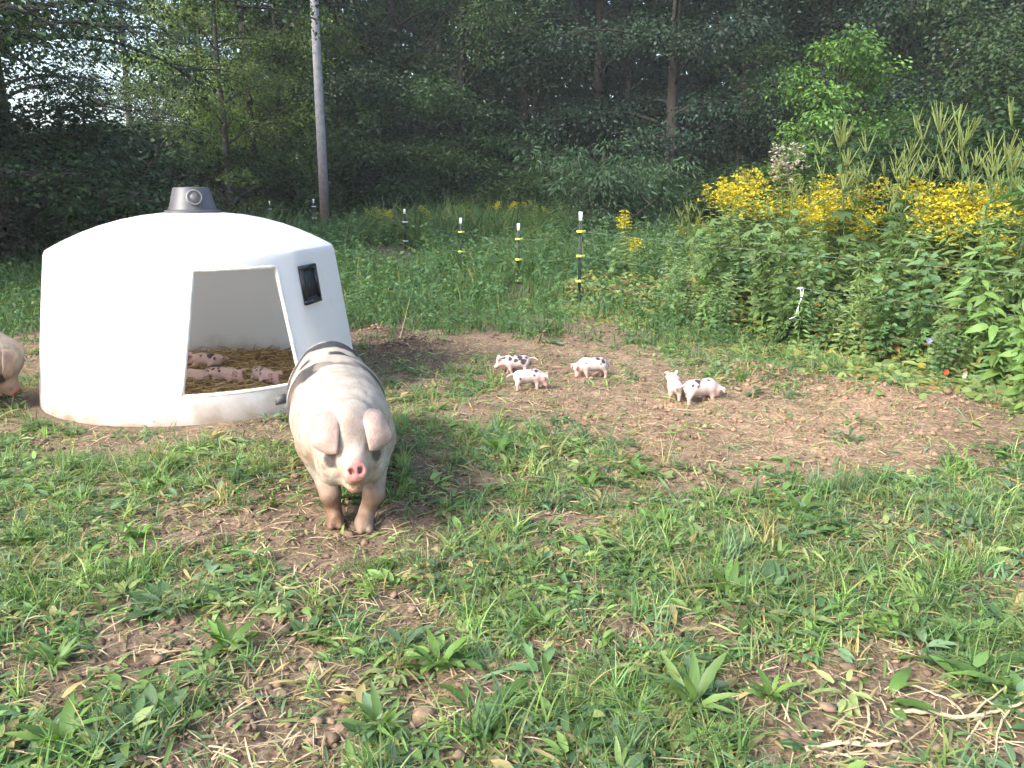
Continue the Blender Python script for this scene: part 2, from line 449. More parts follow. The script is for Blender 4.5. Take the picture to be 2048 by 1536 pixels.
def build_hut():
    nd, no = 16, 150
    rows = []
    for iz, z in enumerate(zs_wall):
        a, b_ = jamb(z)
        th = np.concatenate([np.linspace(a, b_, nd + 1)[:-1], np.linspace(b_, a + 2 * math.pi, no + 1)[:-1]])
        rows.append(th)
    n = nd + no
    out, inn = [], []
    for z, th in zip(zs_wall, rows):
        s = z / ZS
        soft = .008 * max(0, (z - 1.15) / .04) ** 2
        for inset, lst in ((0, out), (.03, inn)):
            r = wall_r(th, s, inset + soft)
            lst.append(np.stack([np.cos(th) * r, np.sin(th) * r, np.full(n, z)], 1))
    th = rows[-1]
    rsh = wall_r(th, 1.0, .008)
    wall = MB()
    O, Ii = np.concatenate(out), np.concatenate(inn)
    nz = len(zs_wall)
    V = np.concatenate([O, Ii]); ofs = nz * n
    F = []
    for i in range(nz - 1):
        for j in range(n):
            j2 = (j + 1) % n
            hole = (j < nd) and ZI0 <= i < ZI1
            if not hole:
                F.append([i * n + j, i * n + j2, (i + 1) * n + j2, (i + 1) * n + j])
                F.append([ofs + i * n + j2, ofs + i * n + j, ofs + (i + 1) * n + j, ofs + (i + 1) * n + j2])
    for j in range(nd):
        for i, flip in ((ZI0, 1), (ZI1, 0)):
            f = [i * n + j, i * n + j + 1, ofs + i * n + j + 1, ofs + i * n + j]
            F.append(f if flip else f[::-1])
    for i in range(ZI0, ZI1):
        for j, flip in ((0, 0), (nd, 1)):
            f = [i * n + j, (i + 1) * n + j, ofs + (i + 1) * n + j, ofs + i * n + j]
            F.append(f if flip else f[::-1])
    for j in range(n):
        j2 = (j + 1) % n
        F.append([j2, j, ofs + j, ofs + j2])
    w = obj('wall', mesh_np('hut_wall', V, np.array(F), None, True, [M_PLASTIC]), hut)
    # roof: double skin dome
    prof = [(1.0, 0)] + [(f, .287 * (1 - f ** 2.3) + .004) for f in (.993, .97, .93, .86, .76, .64, .5, .36, .22, .1, .0001)]
    V, F = [], []
    for sk, dz in ((0, 0), (1, -.03)):
        for f, h in prof:
            r = rsh * f - (0.03 if sk else 0) * f
            V.append(np.stack([np.cos(th) * r, np.sin(th) * r, np.full(n, ZS + h + dz * (1 if f < .97 else 0))], 1))
    V = np.concatenate(V); m = len(prof); ofs = m * n
    for i in range(m - 1):
        for j in range(n):
            j2 = (j + 1) % n
            F.append([i * n + j, i * n + j2, (i + 1) * n + j2, (i + 1) * n + j])
            F.append([ofs + i * n + j2, ofs + i * n + j, ofs + (i + 1) * n + j, ofs + (i + 1) * n + j2])
    for j in range(n):
        j2 = (j + 1) % n
        F.append([j2, j, ofs + j, ofs + j2])
    obj('roof', mesh_np('hut_roof', V, np.array(F), None, True, [M_PLASTIC]), hut)
    return w
wall = build_hut()
for p in ('hut_wall', 'hut_roof'):
    me = bpy.data.meshes[p]
    me.set_sharp_from_angle(angle=R(16))
M_LIP = simple('rubbed_plastic_edge', (.66, .62, .55), .5, 0, None, .18)
def door_lip():
    b = MB(); zz_ = list(np.linspace(.205, 1.095, 12)); pts = []
    for z in zz_: pts.append((jamb(z)[0], z))
    a0, a1 = jamb(1.095)
    for t in np.linspace(0, 1, 14)[1:-1]: pts.append((a0 + (a1 - a0) * t, 1.095))
    for z in zz_[::-1]: pts.append((jamb(z)[1], z))
    a0, a1 = jamb(.205)
    for t in np.linspace(1, 0, 14)[1:]: pts.append((a0 + (a1 - a0) * t, .205))
    P = np.array([[math.cos(t) * (wall_r(np.array([t]), z / ZS)[0] - .012), math.sin(t) * (wall_r(np.array([t]), z / ZS)[0] - .012), z] for t, z in pts])
    b.add(*tube(P, .017, 8))
    return b.mesh('door_lip', M_LIP, True)
obj('door_lip', door_lip(), hut)
M_GREY = simple('grey_vent_plastic', (.055, .055, .06), .5, 0, (40, .15, .003), .25)
M_DARK = simple('black_vent_plastic', (.012, .013, .016), .35, 0, (60, .2, .003), .3)
M_HOLE = simple('dark_vent_mesh', (.006, .009, .012), .6)
def lathe(prof, n=40):
    a = np.arange(n) * 2 * math.pi / n
    V = np.concatenate([np.stack([np.cos(a) * r, np.sin(a) * r, np.full(n, z)], 1) for r, z in prof])
    i, j = np.meshgrid(np.arange(len(prof) - 1), np.arange(n), indexing='ij')
    return V, np.stack([i * n + j, i * n + (j + 1) % n, (i + 1) * n + (j + 1) % n, (i + 1) * n + j], -1).reshape(-1, 4)
v, f = lathe([(.0001, 1.468), (.225, 1.468), (.222, 1.492), (.192, 1.497), (.19, 1.508), (.182, 1.52), (.145, 1.665), (.136, 1.676), (.0001, 1.68)])
capm = mesh_np('vent_cap', v, f, None, True, [M_GREY]); capm.set_sharp_from_angle(angle=R(30))
cap = obj('vent_cap', capm, hut)
# raised round port on the cap
dirp = np.array([math.cos(VIEW + R(6)), math.sin(VIEW + R(6)), 0]); tilt = unit(dirp + np.array([0, 0, .23]))
sx = unit(np.cross([0, 0, 1.], tilt)); sy = np.cross(tilt, sx)
cpos = dirp * .163 + np.array([0, 0, 1.594])
def disc(prof, cpos, n=28):
    v, f = lathe(prof, n)
    return cpos + v[:, 0:1] * sx + v[:, 1:2] * sy + v[:, 2:3] * tilt, f
v, f = disc([(.062, -.03), (.062, .02), (.055, .024), (.05, .012), (.0001, .012)], cpos)
m_ = mesh_np('vent_port', v, f, None, True, [simple('light_grey_port', (.16, .16, .16), .5)]); m_.set_sharp_from_angle(angle=R(30))
port = obj('vent_port', m_, cap)
v, f = disc([(.046, .0125), (.046, .016), (.0001, .017)], cpos + sx * .006)
obj('port_shutter', mesh_np('port_shutter', v, f, None, True, [simple('grey_shutter', (.07, .07, .075), .5)]), cap)
# small black louvre vent on the flat panel
def on_facet(u, z, out=0.):
    s = z / ZS
    d = FB0 + (FS0 - FB0) * s + out
    n_ = np.array([math.cos(FACET), math.sin(FACET), 0]); t_ = np.array([-math.sin(FACET), math.cos(FACET), 0])
    return n_ * d + t_ * u + np.array([0, 0, z])
def facet_box(u0, u1, z0, z1, o0, o1):
    v = np.array([on_facet(u, z, o) for u in (u0, u1) for z in (z0, z1) for o in (o0, o1)])
    return v, np.array([[0, 1, 3, 2], [4, 6, 7, 5], [0, 4, 5, 1], [2, 3, 7, 6], [0, 2, 6, 4], [1, 5, 7, 3]])
U0, U1, Z0, Z1 = -.395, -.095, .78, 1.08
b = MB()
for a in ((U0, U1, Z0, Z0 + .035), (U0, U1, Z1 - .03, Z1), (U0, U0 + .035, Z0 + .035, Z1 - .03), (U1 - .035, U1, Z0 + .035, Z1 - .03)):
    b.add(*facet_box(*a, -.01, .026))
vent = obj('side_vent', b.mesh('side_vent', M_DARK), hut)
obj('vent_screen', mesh_np('vent_screen', *facet_box(U0 + .03, U1 - .03, Z0 + .03, Z1 - .025, -.01, .008), None, False, [M_HOLE]), vent)
obj('vent_ledge', mesh_np('vent_ledge', *facet_box(U0 + .05, U1 - .05, Z0 + .045, Z0 + .052, .008, .02), None, False, [M_GREY]), vent)
# small metal plate on the sill
thp = VIEW + R(23.5)
n_ = np.array([math.cos(thp), math.sin(thp), 0]); t_ = np.array([-n_[1], n_[0], 0])
def plate(w, h, o0, o1, z, u=0.):
    rr = float(wall_r(np.array([thp]), z / ZS)[0])
    v = np.array([n_ * (rr + o) + t_ * (u + a) + np.array([0, 0, z + c]) for a in (-w, w) for c in (-h, h) for o in (o0, o1)])
    return v, np.array([[0, 1, 3, 2], [4, 6, 7, 5], [0, 4, 5, 1], [2, 3, 7, 6], [0, 2, 6, 4], [1, 5, 7, 3]])
pl = obj('door_plate', mesh_np('door_plate', *plate(.045, .036, -.02, .005, .11), None, False, [simple('dull_metal', (.12, .115, .10), .7, 0., None, .2)]), hut)
obj('door_plate_recess', mesh_np('door_plate_recess', *plate(.035, .026, .003, .0075, .11), None, False, [simple('dull_metal_dark', (.17, .16, .14), .7)]), pl)
# floor of straw inside
def in_hut(n, rmax=1.22):
    a = rng.uniform(0, 2 * math.pi, n); r = np.sqrt(rng.uniform(0, 1, n)) * rmax
    return r * np.cos(a), r * np.sin(a)
def bed_z(x, y):
    rr = np.sqrt(x * x + y * y)
    return .05 + .05 * (fbm(x * 4 + 9, y * 4, 51, 2) - .5) + .03 * np.clip(y, -1, 1)
ra = np.linspace(0, 1, 24); aa = np.arange(64) * 2 * math.pi / 64
bv = []
for r_ in ra:
    rr = np.minimum(wall_r(aa, .15, .045), 1.25) * max(r_, .002)
    x, y = np.cos(aa) * rr, np.sin(aa) * rr
    bv.append(np.stack([x, y, bed_z(x, y)], 1))
bv = np.concatenate(bv)
i, j = np.meshgrid(np.arange(23), np.arange(64), indexing='ij')
bf = np.stack([i * 64 + j, (i + 1) * 64 + j, (i + 1) * 64 + (j + 1) % 64, i * 64 + (j + 1) % 64], -1).reshape(-1, 4)
B = MB()
B.add(bv, bf, (.27, .175, .08))
ns = 5200
x, y = in_hut(ns, 1.12)
p = np.stack([x, y, bed_z(x, y) + rng.uniform(.002, .03, ns)], 1)
fw = rdir(ns, -.15, .3); cs = np.array([.46, .32, .14]) * rng.uniform(.5, 1.35, (ns, 1)) * np.array([1, 1, 1])
sv, sf = scatter((np.array([[-.5, 0, 0], [.5, 0, 0], [.5, .5, .06], [-.5, .5, .06], [.4, 1, 0], [-.4, 1, 0]]), [np.array([[0, 1, 2, 3], [3, 2, 4, 5]])]), p, fw, rdir(ns, .3, 1), rng.uniform(.07, .22, ns), np.full(ns, .0075))
B.add(sv, sf, rep(cs, 6))
straw = obj('straw_bedding', B.mesh('straw_bedding', M_DRY), None, (*HUT_C, 0))
tag(straw, 'brown straw bedding spread on the floor inside the white hut', 'straw', kind='stuff')

# ================================================================ ANIMALS (implicit surfaces meshed with surface nets)
def ell(p, c, r, yaw=0., pitch=0.):
    d = p - np.asarray(c)
    if pitch:
        cp, sp = math.cos(pitch), math.sin(pitch)
        d = np.stack([d[..., 0] * cp + d[..., 2] * sp, d[..., 1], -d[..., 0] * sp + d[..., 2] * cp], -1)
    r = np.asarray(r)
    k0 = np.linalg.norm(d / r, axis=-1); k1 = np.linalg.norm(d / (r * r), axis=-1)
    return k0 * (k0 - 1) / (k1 + 1e-9)
def cone(p, a, b, ra, rb):
    a, b = np.asarray(a, float), np.asarray(b, float)
    ab = b - a
    h = np.clip(((p - a) @ ab) / (ab @ ab + 1e-12), 0, 1)
    return np.linalg.norm(p - a - h[..., None] * ab, axis=-1) - (ra + (rb - ra) * h)
def smin(a, b, k):
    h = np.clip(.5 + .5 * (b - a) / k, 0, 1)
    return b * (1 - h) + a * h - k * h * (1 - h)
def surface_nets(fn, lo, hi, h):
    lo = np.asarray(lo, float)
    n = np.ceil((np.asarray(hi) - lo) / h).astype(int) + 1
    ax = [lo[i] + h * np.arange(n[i]) for i in range(3)]
    P = np.stack(np.meshgrid(*ax, indexing='ij'), -1)
    S = fn(P)
    acc = np.zeros((*(n - 1), 3)); cnt = np.zeros(tuple(n - 1))
    cs = [(i, j, k) for i in (0, 1) for j in (0, 1) for k in (0, 1)]
    sl = lambda c: S[c[0]:n[0] - 1 + c[0], c[1]:n[1] - 1 + c[1], c[2]:n[2] - 1 + c[2]]
    for a in cs:
        for axi in range(3):
            if a[axi] == 0:
                b = list(a); b[axi] = 1
                sa, sb = sl(a), sl(b)
                m = (sa < 0) != (sb < 0)
                t = np.where(m, sa / np.where(m, sa - sb, 1), 0)
                pos = np.broadcast_to(np.array(a, float), acc.shape).copy()
                pos[..., axi] += t
                acc += pos * m[..., None]; cnt += m
    act = cnt > 0
    idx = -np.ones(act.shape, int)
    idx[act] = np.arange(act.sum())
    ijk = np.argwhere(act)
    V = lo + h * (ijk + acc[act] / cnt[act][:, None])
    F = []
    for axi in range(3):
        o1, o2 = (axi + 1) % 3, (axi + 2) % 3
        sA = [slice(1, n[i] - 1) for i in range(3)]; sB = list(sA)
        sA[axi] = slice(0, n[axi] - 1); sB[axi] = slice(1, n[axi])
        a, b = S[tuple(sA)] < 0, S[tuple(sB)] < 0
        e = np.argwhere(a != b)
        if not len(e): continue
        fl = a[tuple(e.T)]
        e = e + 1; e[:, axi] -= 1
        d1 = np.zeros(3, int); d1[o1] = 1; d2 = np.zeros(3, int); d2[o2] = 1
        qd = np.stack([idx[tuple((e - d1 - d2).T)], idx[tuple((e - d2).T)], idx[tuple(e.T)], idx[tuple((e - d1).T)]], 1)
        qd[~fl] = qd[~fl][:, ::-1]
        F.append(qd)
    return V, np.concatenate(F)
def ear_flap(TI, TO, BO, BI, bulge, th=.011, n=12):
    """hanging ear: top inner, top outer, bottom outer, bottom inner (the tip) corners, bulging outwards"""
    TI, TO, BO, BI, bulge = [np.asarray(q_, float) for q_ in (TI, TO, BO, BI, bulge)]
    V = []
    for sd in (1, -1):
        for i in range(n + 1):
            for j in range(n + 1):
                t, v = i / n, j / n
                # squircle the unit square so that the corners are rounded
                a_, b_ = t * 2 - 1, v * 2 - 1
                k = .16 if t > .5 else .05
                a2, b2 = a_ * math.sqrt(1 - k * 1.6 * b_ * b_), b_ * math.sqrt(1 - k * 1.6 * a_ * a_)
                tt, vv = (a2 + 1) / 2, (b2 + 1) / 2
                p_ = (TI * (1 - vv) + TO * vv) * (1 - tt) + (BI * (1 - vv) + BO * vv) * tt
                f_ = math.sin(math.pi * (tt * .8 + .1)) * (.55 + .45 * math.sin(math.pi * vv))
                wav = .10 * math.sin(5 * vv + 2) * tt + .12 * math.sin(9 * tt) * vv
                V.append(p_ + bulge * (f_ + wav) + unit(bulge) * sd * th * .5)
    m = (n + 1) * (n + 1); F = []
    g = lambda k, i, j: k * m + i * (n + 1) + j
    for i in range(n):
        for j in range(n):
            F.append([g(0, i, j), g(0, i, j + 1), g(0, i + 1, j + 1), g(0, i + 1, j)])
            F.append([g(1, i, j + 1), g(1, i, j), g(1, i + 1, j), g(1, i + 1, j + 1)])
        for j, fl in ((0, 0), (n, 1)):
            f_ = [g(0, i, j), g(0, i + 1, j), g(1, i + 1, j), g(1, i, j)]
            F.append(f_ if not fl else f_[::-1])
    for j in range(n):
        F.append([g(0, n, j), g(0, n, j + 1), g(1, n, j + 1), g(1, n, j)])
        F.append([g(0, 0, j + 1), g(0, 0, j), g(1, 0, j), g(1, 0, j + 1)])
    return np.array(V), np.array(F)
def n3(V, s, seed=0):
    return (fbm(V[:, 0] * s + V[:, 2] * s * .7, V[:, 1] * s - V[:, 2] * s * .6, seed, 3))

# ---- sow : local x = forward, y = viewer's left when she walks at the camera is -y ... z up
def sow_fn(pose):
    def rot(pt):                                   # head pieces swing about the neck
        pt = np.asarray(pt, float)
        a = pose['head_pitch']; c, s = math.cos(a), math.sin(a)
        d = pt - NECK
        return NECK + np.array([d[0] * c + d[2] * s, d[1], -d[0] * s + d[2] * c])
    NECK = np.array([.02, 0, .50])
    hp = pose['head_pitch']
    def fn(P):
        d = ell(P, (-1.18, 0, .475), (.34, .255, .27))
        d = smin(d, ell(P, (-.72, 0, .45), (.52, .312, .29)), .12)
        d = smin(d, ell(P, (-.55, 0, .36), (.45, .25, .19)), .1)
        d = smin(d, ell(P, (-.22, 0, .465), (.36, .275, .27)), .12)
        d = smin(d, cone(P, (-.1, 0, .50), rot((.14, 0, .53)), .225, .165), .10)
        # head
        d = smin(d, ell(P, rot((.17, 0, .54)), (.15, .142, .155), 0, hp), .06)
        for s in (-1, 1):
            d = smin(d, ell(P, rot((.17, s * .092, .42)), (.135, .10, .125), 0, hp), .05)      # jowls
            d = smin(d, ell(P, rot((.245, s * .075, .535)), (.05, .04, .04), 0, hp), .04)      # brow
        d = smin(d, cone(P, rot((.22, 0, .475)), rot((.385, 0, .435)), .108, .064), .05)
        d = smin(d, cone(P, rot((.22, 0, .375)), rot((.365, 0, .362)), .088, .046), .03)         # lower jaw
        dd = P - rot((.425, 0, .445))
        c, s = math.cos(hp - .25), math.sin(hp - .25)
        ax = dd[..., 0] * c - dd[..., 2] * s; az = dd[..., 0] * s + dd[..., 2] * c
        rr = np.sqrt((dd[..., 1] / 1.08) ** 2 + (az / .92) ** 2)
        disc_ = np.maximum(rr - .050, np.abs(ax) - .016)
        d = smin(d, disc_, .018)
        for sg in (-1, 1):                          # nostrils
            hole = np.sqrt(((dd[..., 1] - sg * .022) / .9) ** 2 + ((az - .004) / 1.15) ** 2 + (np.maximum(0, np.abs(ax - .02) - .02)) ** 2) - .0125
            d = np.maximum(d, -hole)
        # mouth crease
        mo = np.maximum(np.abs(az + .066) - .005, np.maximum(-(ax + .1), np.abs(dd[..., 1]) - .07))
        d = np.maximum(d, -np.maximum(mo, -(ax + .12)))
        # front legs
        for L in pose['front']:
            pr = [.12, .082, .058, .041, .050]
            for k in range(len(L) - 1):
                d = smin(d, cone(P, L[k], L[k + 1], pr[k], pr[k + 1]), .045 if k == 0 else .02)
            hx = np.asarray(L[-1])
            for s in (-1, 1):
                d = smin(d, cone(P, hx + (.0, s * .02, -.005), hx + (.045, s * .024, -.028), .034, .022), .006)
        for L in pose['hind']:
            pr = [.17, .14, .066, .046, .048]
            for k in range(len(L) - 1):
                d = smin(d, cone(P, L[k], L[k + 1], pr[k], pr[k + 1]), .06 if k == 0 else .025)
            hx = np.asarray(L[-1])
            for s in (-1, 1):
                d = smin(d, cone(P, hx + (.0, s * .02, -.005), hx + (.045, s * .024, -.028), .034, .022), .006)
        for i in range(5):                          # teats along the belly
            for s in (-1, 1):
                d = smin(d, ell(P, (-.95 + i * .16, s * .10, .19), (.05, .05, .04)), .03)
        # tail
        tp = [(-1.5, 0, .55), (-1.55, .02, .5), (-1.56, .03, .42), (-1.55, .0, .34)]
        for k in range(3):
            d = smin(d, cone(P, tp[k], tp[k + 1], .022 - .004 * k, .018 - .004 * k), .015)
        return d
    return fn, rot
def build_sow(name, pose, colours, loc, rz, h=.0125):
    fn, rot = sow_fn(pose)
    V, F = surface_nets(fn, pose['lo'], pose['hi'], h)
    Fs = [F]; n0 = len(V)
    part = np.zeros(n0, int)
    for s in (-1, 1):
        ev, ef = ear_flap(rot((.205, s * .036, .666)), rot((.135, s * .160, .632)), rot((.285, s * .205, .515)), rot((.345, s * .064, .478)), np.array([.062, s * .024, .045]), .010)
        if s > 0: ef = ef[:, ::-1]
        Fs.append(ef + len(V)); V = np.concatenate([V, ev]); part = np.concatenate([part, np.full(len(ev), s)])
    C = colours(V, part, rot)
    V = V * np.array([1, .9, 1]) + unit(V - np.array([-.5, 0, .45])) * ((n3(V, 5, 61) - .5) * .016 + (n3(V, 16, 63) - .5) * .007)[:, None] * (part == 0)[:, None]
    root = empty(name, loc, rz)
    body = obj('body', mesh_np('sow_body', V, [np.concatenate(Fs)], C, True, [M_SKIN]), root)
    for s in (-1, 1):
        e = rot((.275, s * .098, .485)) * np.array([1, .9, 1])
        v, f = lathe([(.0001, -.017), (.011, -.013), (.017, 0), (.011, .013), (.0001, .017)], 12)
        obj('eye', mesh_np('sow_eye', v + e, f, None, True, [M_EYE]), body)
    return root
M_EYE = simple('eye', (.01, .008, .007), .15)
def sow_col(V, part, rot, bands=True):
    base = np.array([.36, .32, .26])
    C = np.repeat(base[None], len(V), 0) * (1 + .16 * (n3(V, 9, 3)[:, None] - .5))
    u, s, z = V[:, 0], V[:, 1], V[:, 2]
    pink = np.array([.36, .275, .21])
    C = C + (pink - C) * np.clip(.25 + (n3(V, 3, 8)[:, None] - .5) * .9, 0, .6)
    if bands:
        w = (n3(V, 6, 12) - .5) * .26 + (n3(V, 20, 15) - .5) * .07
        k = np.zeros(len(V))
        def band(u0, u1, ok, a=1.):
            nonlocal k
            uu = u + w + .12 * np.clip(.55 - z, 0, 1)
            m = np.clip((uu - u0) / .02, 0, 1) * np.clip((u1 - uu) / .02, 0, 1) * np.clip(ok / .03, 0, 1) * a
            k = np.maximum(k, m)
        top = z - .30
        band(-1.20, -1.06, top)                                   # arch over the rump
        band(-.96, -.80, np.minimum(top, s + w * .5 + .03))         # viewer's right
        band(-.94, -.80, np.minimum(z - .42, -.13 - s))            # viewer's left
        band(-.70, -.53, np.minimum(z - .33, -.07 - s + w))
        band(-.69, -.57, np.minimum(z - .55, .24 - np.abs(s - .05)), .6)
        band(-.66, -.55, np.minimum(z - .5, s - .15 + w), .9)
        C = C + (np.array([.03, .029, .032]) - C) * (k * .96)[:, None]
    # dirt on the flanks and mud on the legs
    mud = np.clip((.34 - z) / .22, 0, 1) * np.clip(.8 + (n3(V, 11, 20) - .4) * 1.4, 0, 1)
    C = C + (np.array([.13, .066, .036]) - C) * (mud * .95)[:, None]
    fl = np.clip((n3(V, 5, 24) - .52) * 4, 0, 1) * np.clip((.66 - z) / .2, 0, 1) * .6
    C = C + (np.array([.20, .145, .09]) - C) * fl[:, None]
    sp = np.clip((n3(V, 33, 26) - .62) * 14, 0, 1) * np.clip((.68 - z) / .1, 0, 1) * .6
    C = C + (np.array([.2, .13, .09]) - C) * sp[:, None]
    # face
    def spot(c, r, colr, a=1.):
        nonlocal C
        d = np.linalg.norm(V - rot(c), axis=1) / r
        m = np.clip((1.15 - d + (n3(V, 30, 30) - .5) * .5) / .3, 0, 1) * a * (part == 0)
        C = C + (np.array(colr) - C) * m[:, None]
    spot((.435, 0, .445), .060, (.46, .19, .165), .9)
    spot((.38, 0, .345), .062, (.25, .13, .08), .85)
    spot((.33, 0, .42), .10, (.42, .29, .21), .45)
    spot((.40, 0, .49), .03, (.36, .22, .17), .6)
    spot((.27, 0, .60), .105, (.24, .185, .15), .5)  # shade between the ears, painted into the forehead colour
    spot((.27, .01, .60), .06, (.20, .15, .125), .6)  # darker core of that painted forehead shade
    spot((.29, -.105, .468), .045, (.05, .04, .038), .95)
    spot((.285, .11, .472), .036, (.06, .05, .045), .9)
    spot((.29, .022, .60), .014, (.09, .06, .05), .9)
    for sg in (-1, 1):
        spot((.44, sg * .022, .45), .015, (.10, .02, .02), 1.)
    earm = part != 0
    C[earm] = np.array([.34, .245, .20]) * (1 + .2 * (n3(V[earm], 12, 33)[:, None] - .5))
    hoof = np.clip((.035 - z) / .02, 0, 1)
    C = C + (np.array([.15, .09, .06]) - C) * hoof[:, None]
    return np.clip(C, .01, 1)
def sow_plain_shaded(V, part, rot):
    C = sow_col(V, part, rot, False)
    C *= np.array([.72, .70, .68])  # unbanded skin darkened in colour, so that she looks backlit
    return C
# the walking sow : forefeet on the ground at (690,1048) in the photograph
sx0, sy0 = gp(703, 1046)
heading = math.atan2(-.962, .272)
# local +y is to the viewer's right (heading towards the camera)
pose1 = dict(head_pitch=.02, lo=(-1.62, -.42, -.03), hi=(.52, .42, .82),
             front=[[(-.12, -.16, .42), (-.13, -.135, .31), (-.03, -.105, .17), (-.04, -.092, .075), (-.01, -.09, .045)],
                    [(-.10, .16, .42), (-.06, .145, .32), (.07, .125, .19), (.05, .085, .09), (.09, .062, .05)]],
             hind=[[(-1.18, -.13, .44), (-1.06, -.15, .34), (-1.27, -.13, .22), (-1.22, -.12, .08), (-1.18, -.12, .045)],
                   [(-1.2, .13, .44), (-.98, .15, .34), (-1.12, .12, .22), (-1.02, .11, .08), (-.97, .11, .045)]])
sow = build_sow('sow', pose1, sow_col, (sx0, sy0, tz(sx0, sy0) - .012), heading)
tag(sow, 'large white sow with dark bands and muddy legs walking towards the camera', 'pig')
# second sow, grazing at the left edge: only her lowered head reaches into the picture
pose2 = dict(head_pitch=.95, lo=(-1.62, -.42, -.03), hi=(.5, .42, .82),
             front=[[(-.12, -.16, .42), (-.13, -.145, .31), (-.08, -.13, .17), (-.10, -.125, .075), (-.07, -.125, .045)],
                    [(-.10, .16, .42), (-.12, .155, .32), (-.02, .14, .18), (-.04, .13, .08), (-.01, .13, .045)]],
             hind=pose1['hind'])
qx, qy = gp(10, 822)
sow2 = build_sow('sow', pose2, sow_plain_shaded, (qx - .16, qy + .05, tz(qx - .3, qy) - .012), R(10), .015)
tag(sow2, 'pale pink sow with head lowered at the left edge beside the white hut', 'pig')

# ---- piglets
def piglet_fn(o):
    hy, hp, lie = o.get('yaw', 0), o.get('pitch', 0), o.get('lie', False)
    nb = np.array([.075, 0, .125 if not lie else .055])
    def hd(u, s, z):
        c, sn = math.cos(hp), math.sin(hp)
        x, zz = u * c + z * sn, -u * sn + z * c
        cy, sy_ = math.cos(hy), math.sin(hy)
        return nb + np.array([x * cy - s * sy_, x * sy_ + s * cy, zz])
    zb = .118 if not lie else .05
    def fn(P):
        d = cone(P, (-.085, 0, zb + .002), (.055, 0, zb), .052, .049)
        d = smin(d, ell(P, (-.02, 0, zb - .008), (.1, .05, .05)), .03)
        d = smin(d, cone(P, nb - (.02, 0, 0), hd(.035, 0, .008), .046, .04), .03)
        d = smin(d, ell(P, hd(.05, 0, .008), (.044, .037, .037)), .02)
        d = smin(d, cone(P, hd(.07, 0, -.004), hd(.112, 0, -.016), .027, .017), .015)
        for s in (-1, 1):
            d = smin(d, cone(P, hd(.04, s * .026, .034), hd(.058, s * .046, .052), .014, .012), .008)
            d = smin(d, cone(P, hd(.058, s * .046, .052), hd(.082, s * .05, .04), .012, .006), .008)
        if not lie:
            L = o.get('legs', [(-.02, .0), (.025, .02), (.01, .0), (-.02, .0)])
            for k, (bx, s, r0) in enumerate([(-.09, -1, .034), (-.09, 1, .034), (.05, -1, .028), (.05, 1, .028)]):
                dx = L[k][0]
                hind = k < 2
                kn = (bx + dx * .5 + (-.012 if hind else .006), s * .032, .055)
                d = smin(d, cone(P, (bx, s * .026, .105), kn, r0, .0155), .02)
                d = smin(d, cone(P, kn, (bx + dx, s * .032, .012), .0155, .0115), .008)
                d = smin(d, cone(P, (bx + dx, s * .032, .010), (bx + dx + .012, s * .032, .007), .0115, .008), .004)
        else:
            for bx, s in ((-.08, 1), (.05, 1), (.05, -1), (-.09, -1)):
                d = smin(d, cone(P, (bx, s * .03, .035), (bx + .035, s * .075, .016), .024, .012), .015)
        tp = o.get('tail', [(-.135, 0, zb + .025), (-.165, .008, zb + .03), (-.19, .0, zb + .015)])
        for k in range(len(tp) - 1):
            d = smin(d, cone(P, tp[k], tp[k + 1], .0085, .006), .006)
        return d
    return fn, hd
def build_piglet(label, o, loc, rz, spots, group, sc=1.0):
    fn, hd = piglet_fn(o)
    V, F = surface_nets(fn, (-.21, -.17, -.005), (.27, .17, .26), .0068)
    C = np.repeat(np.array([[.46, .36, .32]]), len(V), 0) * (1 + .15 * (n3(V, 30, 3)[:, None] - .5))
    pk = np.clip((.075 - V[:, 2]) / .05, 0, 1) if not o.get('lie') else np.full(len(V), .35)
    C = C + (np.array([.52, .28, .23]) - C) * (pk * .7)[:, None]
    hdist = np.linalg.norm(V - hd(.06, 0, 0), axis=1)
    C = C + (np.array([.68, .40, .33]) - C) * (np.clip((.075 - hdist) / .03, 0, 1) * .7)[:, None]
    sn = np.linalg.norm(V - hd(.118, 0, -.016), axis=1)
    C = C + (np.array(o.get('snout', (.5, .22, .19))) - C) * np.clip((o.get('snr', .025) - sn) / .012, 0, 1)[:, None]
    w = (n3(V, 60, 9) - .5) * .02
    for (x, y, z, r) in spots:
        d = np.linalg.norm(V - np.array([x, y, z]), axis=1) + w
        C = C + (np.array([.035, .035, .04]) - C) * np.clip((r * 1.15 - d) / .006, 0, 1)[:, None]
    for s in (-1, 1):
        d = np.linalg.norm(V - hd(.072, s * .03, .018), axis=1)
        C = C + (np.array([.02, .015, .015]) - C) * np.clip((.008 - d) / .003, 0, 1)[:, None]
    root = empty('piglet', loc, rz)
    root.scale = (sc, sc, sc)
    obj('body', mesh_np('piglet_body', V, F, C, True, [M_PIGLET]), root)
    return tag(root, label, 'piglet', group)
def flank(side, lst):
    """spots on one side of the barrel: (along, height angle deg, radius)"""
    return [(x, side * .052 * math.cos(R(a)), .118 + .052 * math.sin(R(a)), r) for x, a, r in lst]
def flank_l(side, lst):
    return [(x, side * .052 * math.cos(R(a)), .05 + .052 * math.sin(R(a)), r) for x, a, r in lst]
GP = 'piglets rooting on the bare soil'
def pig_at(px, py): 
    x, y = gp(px, py); return (x, y, tz(x, y) - .004)
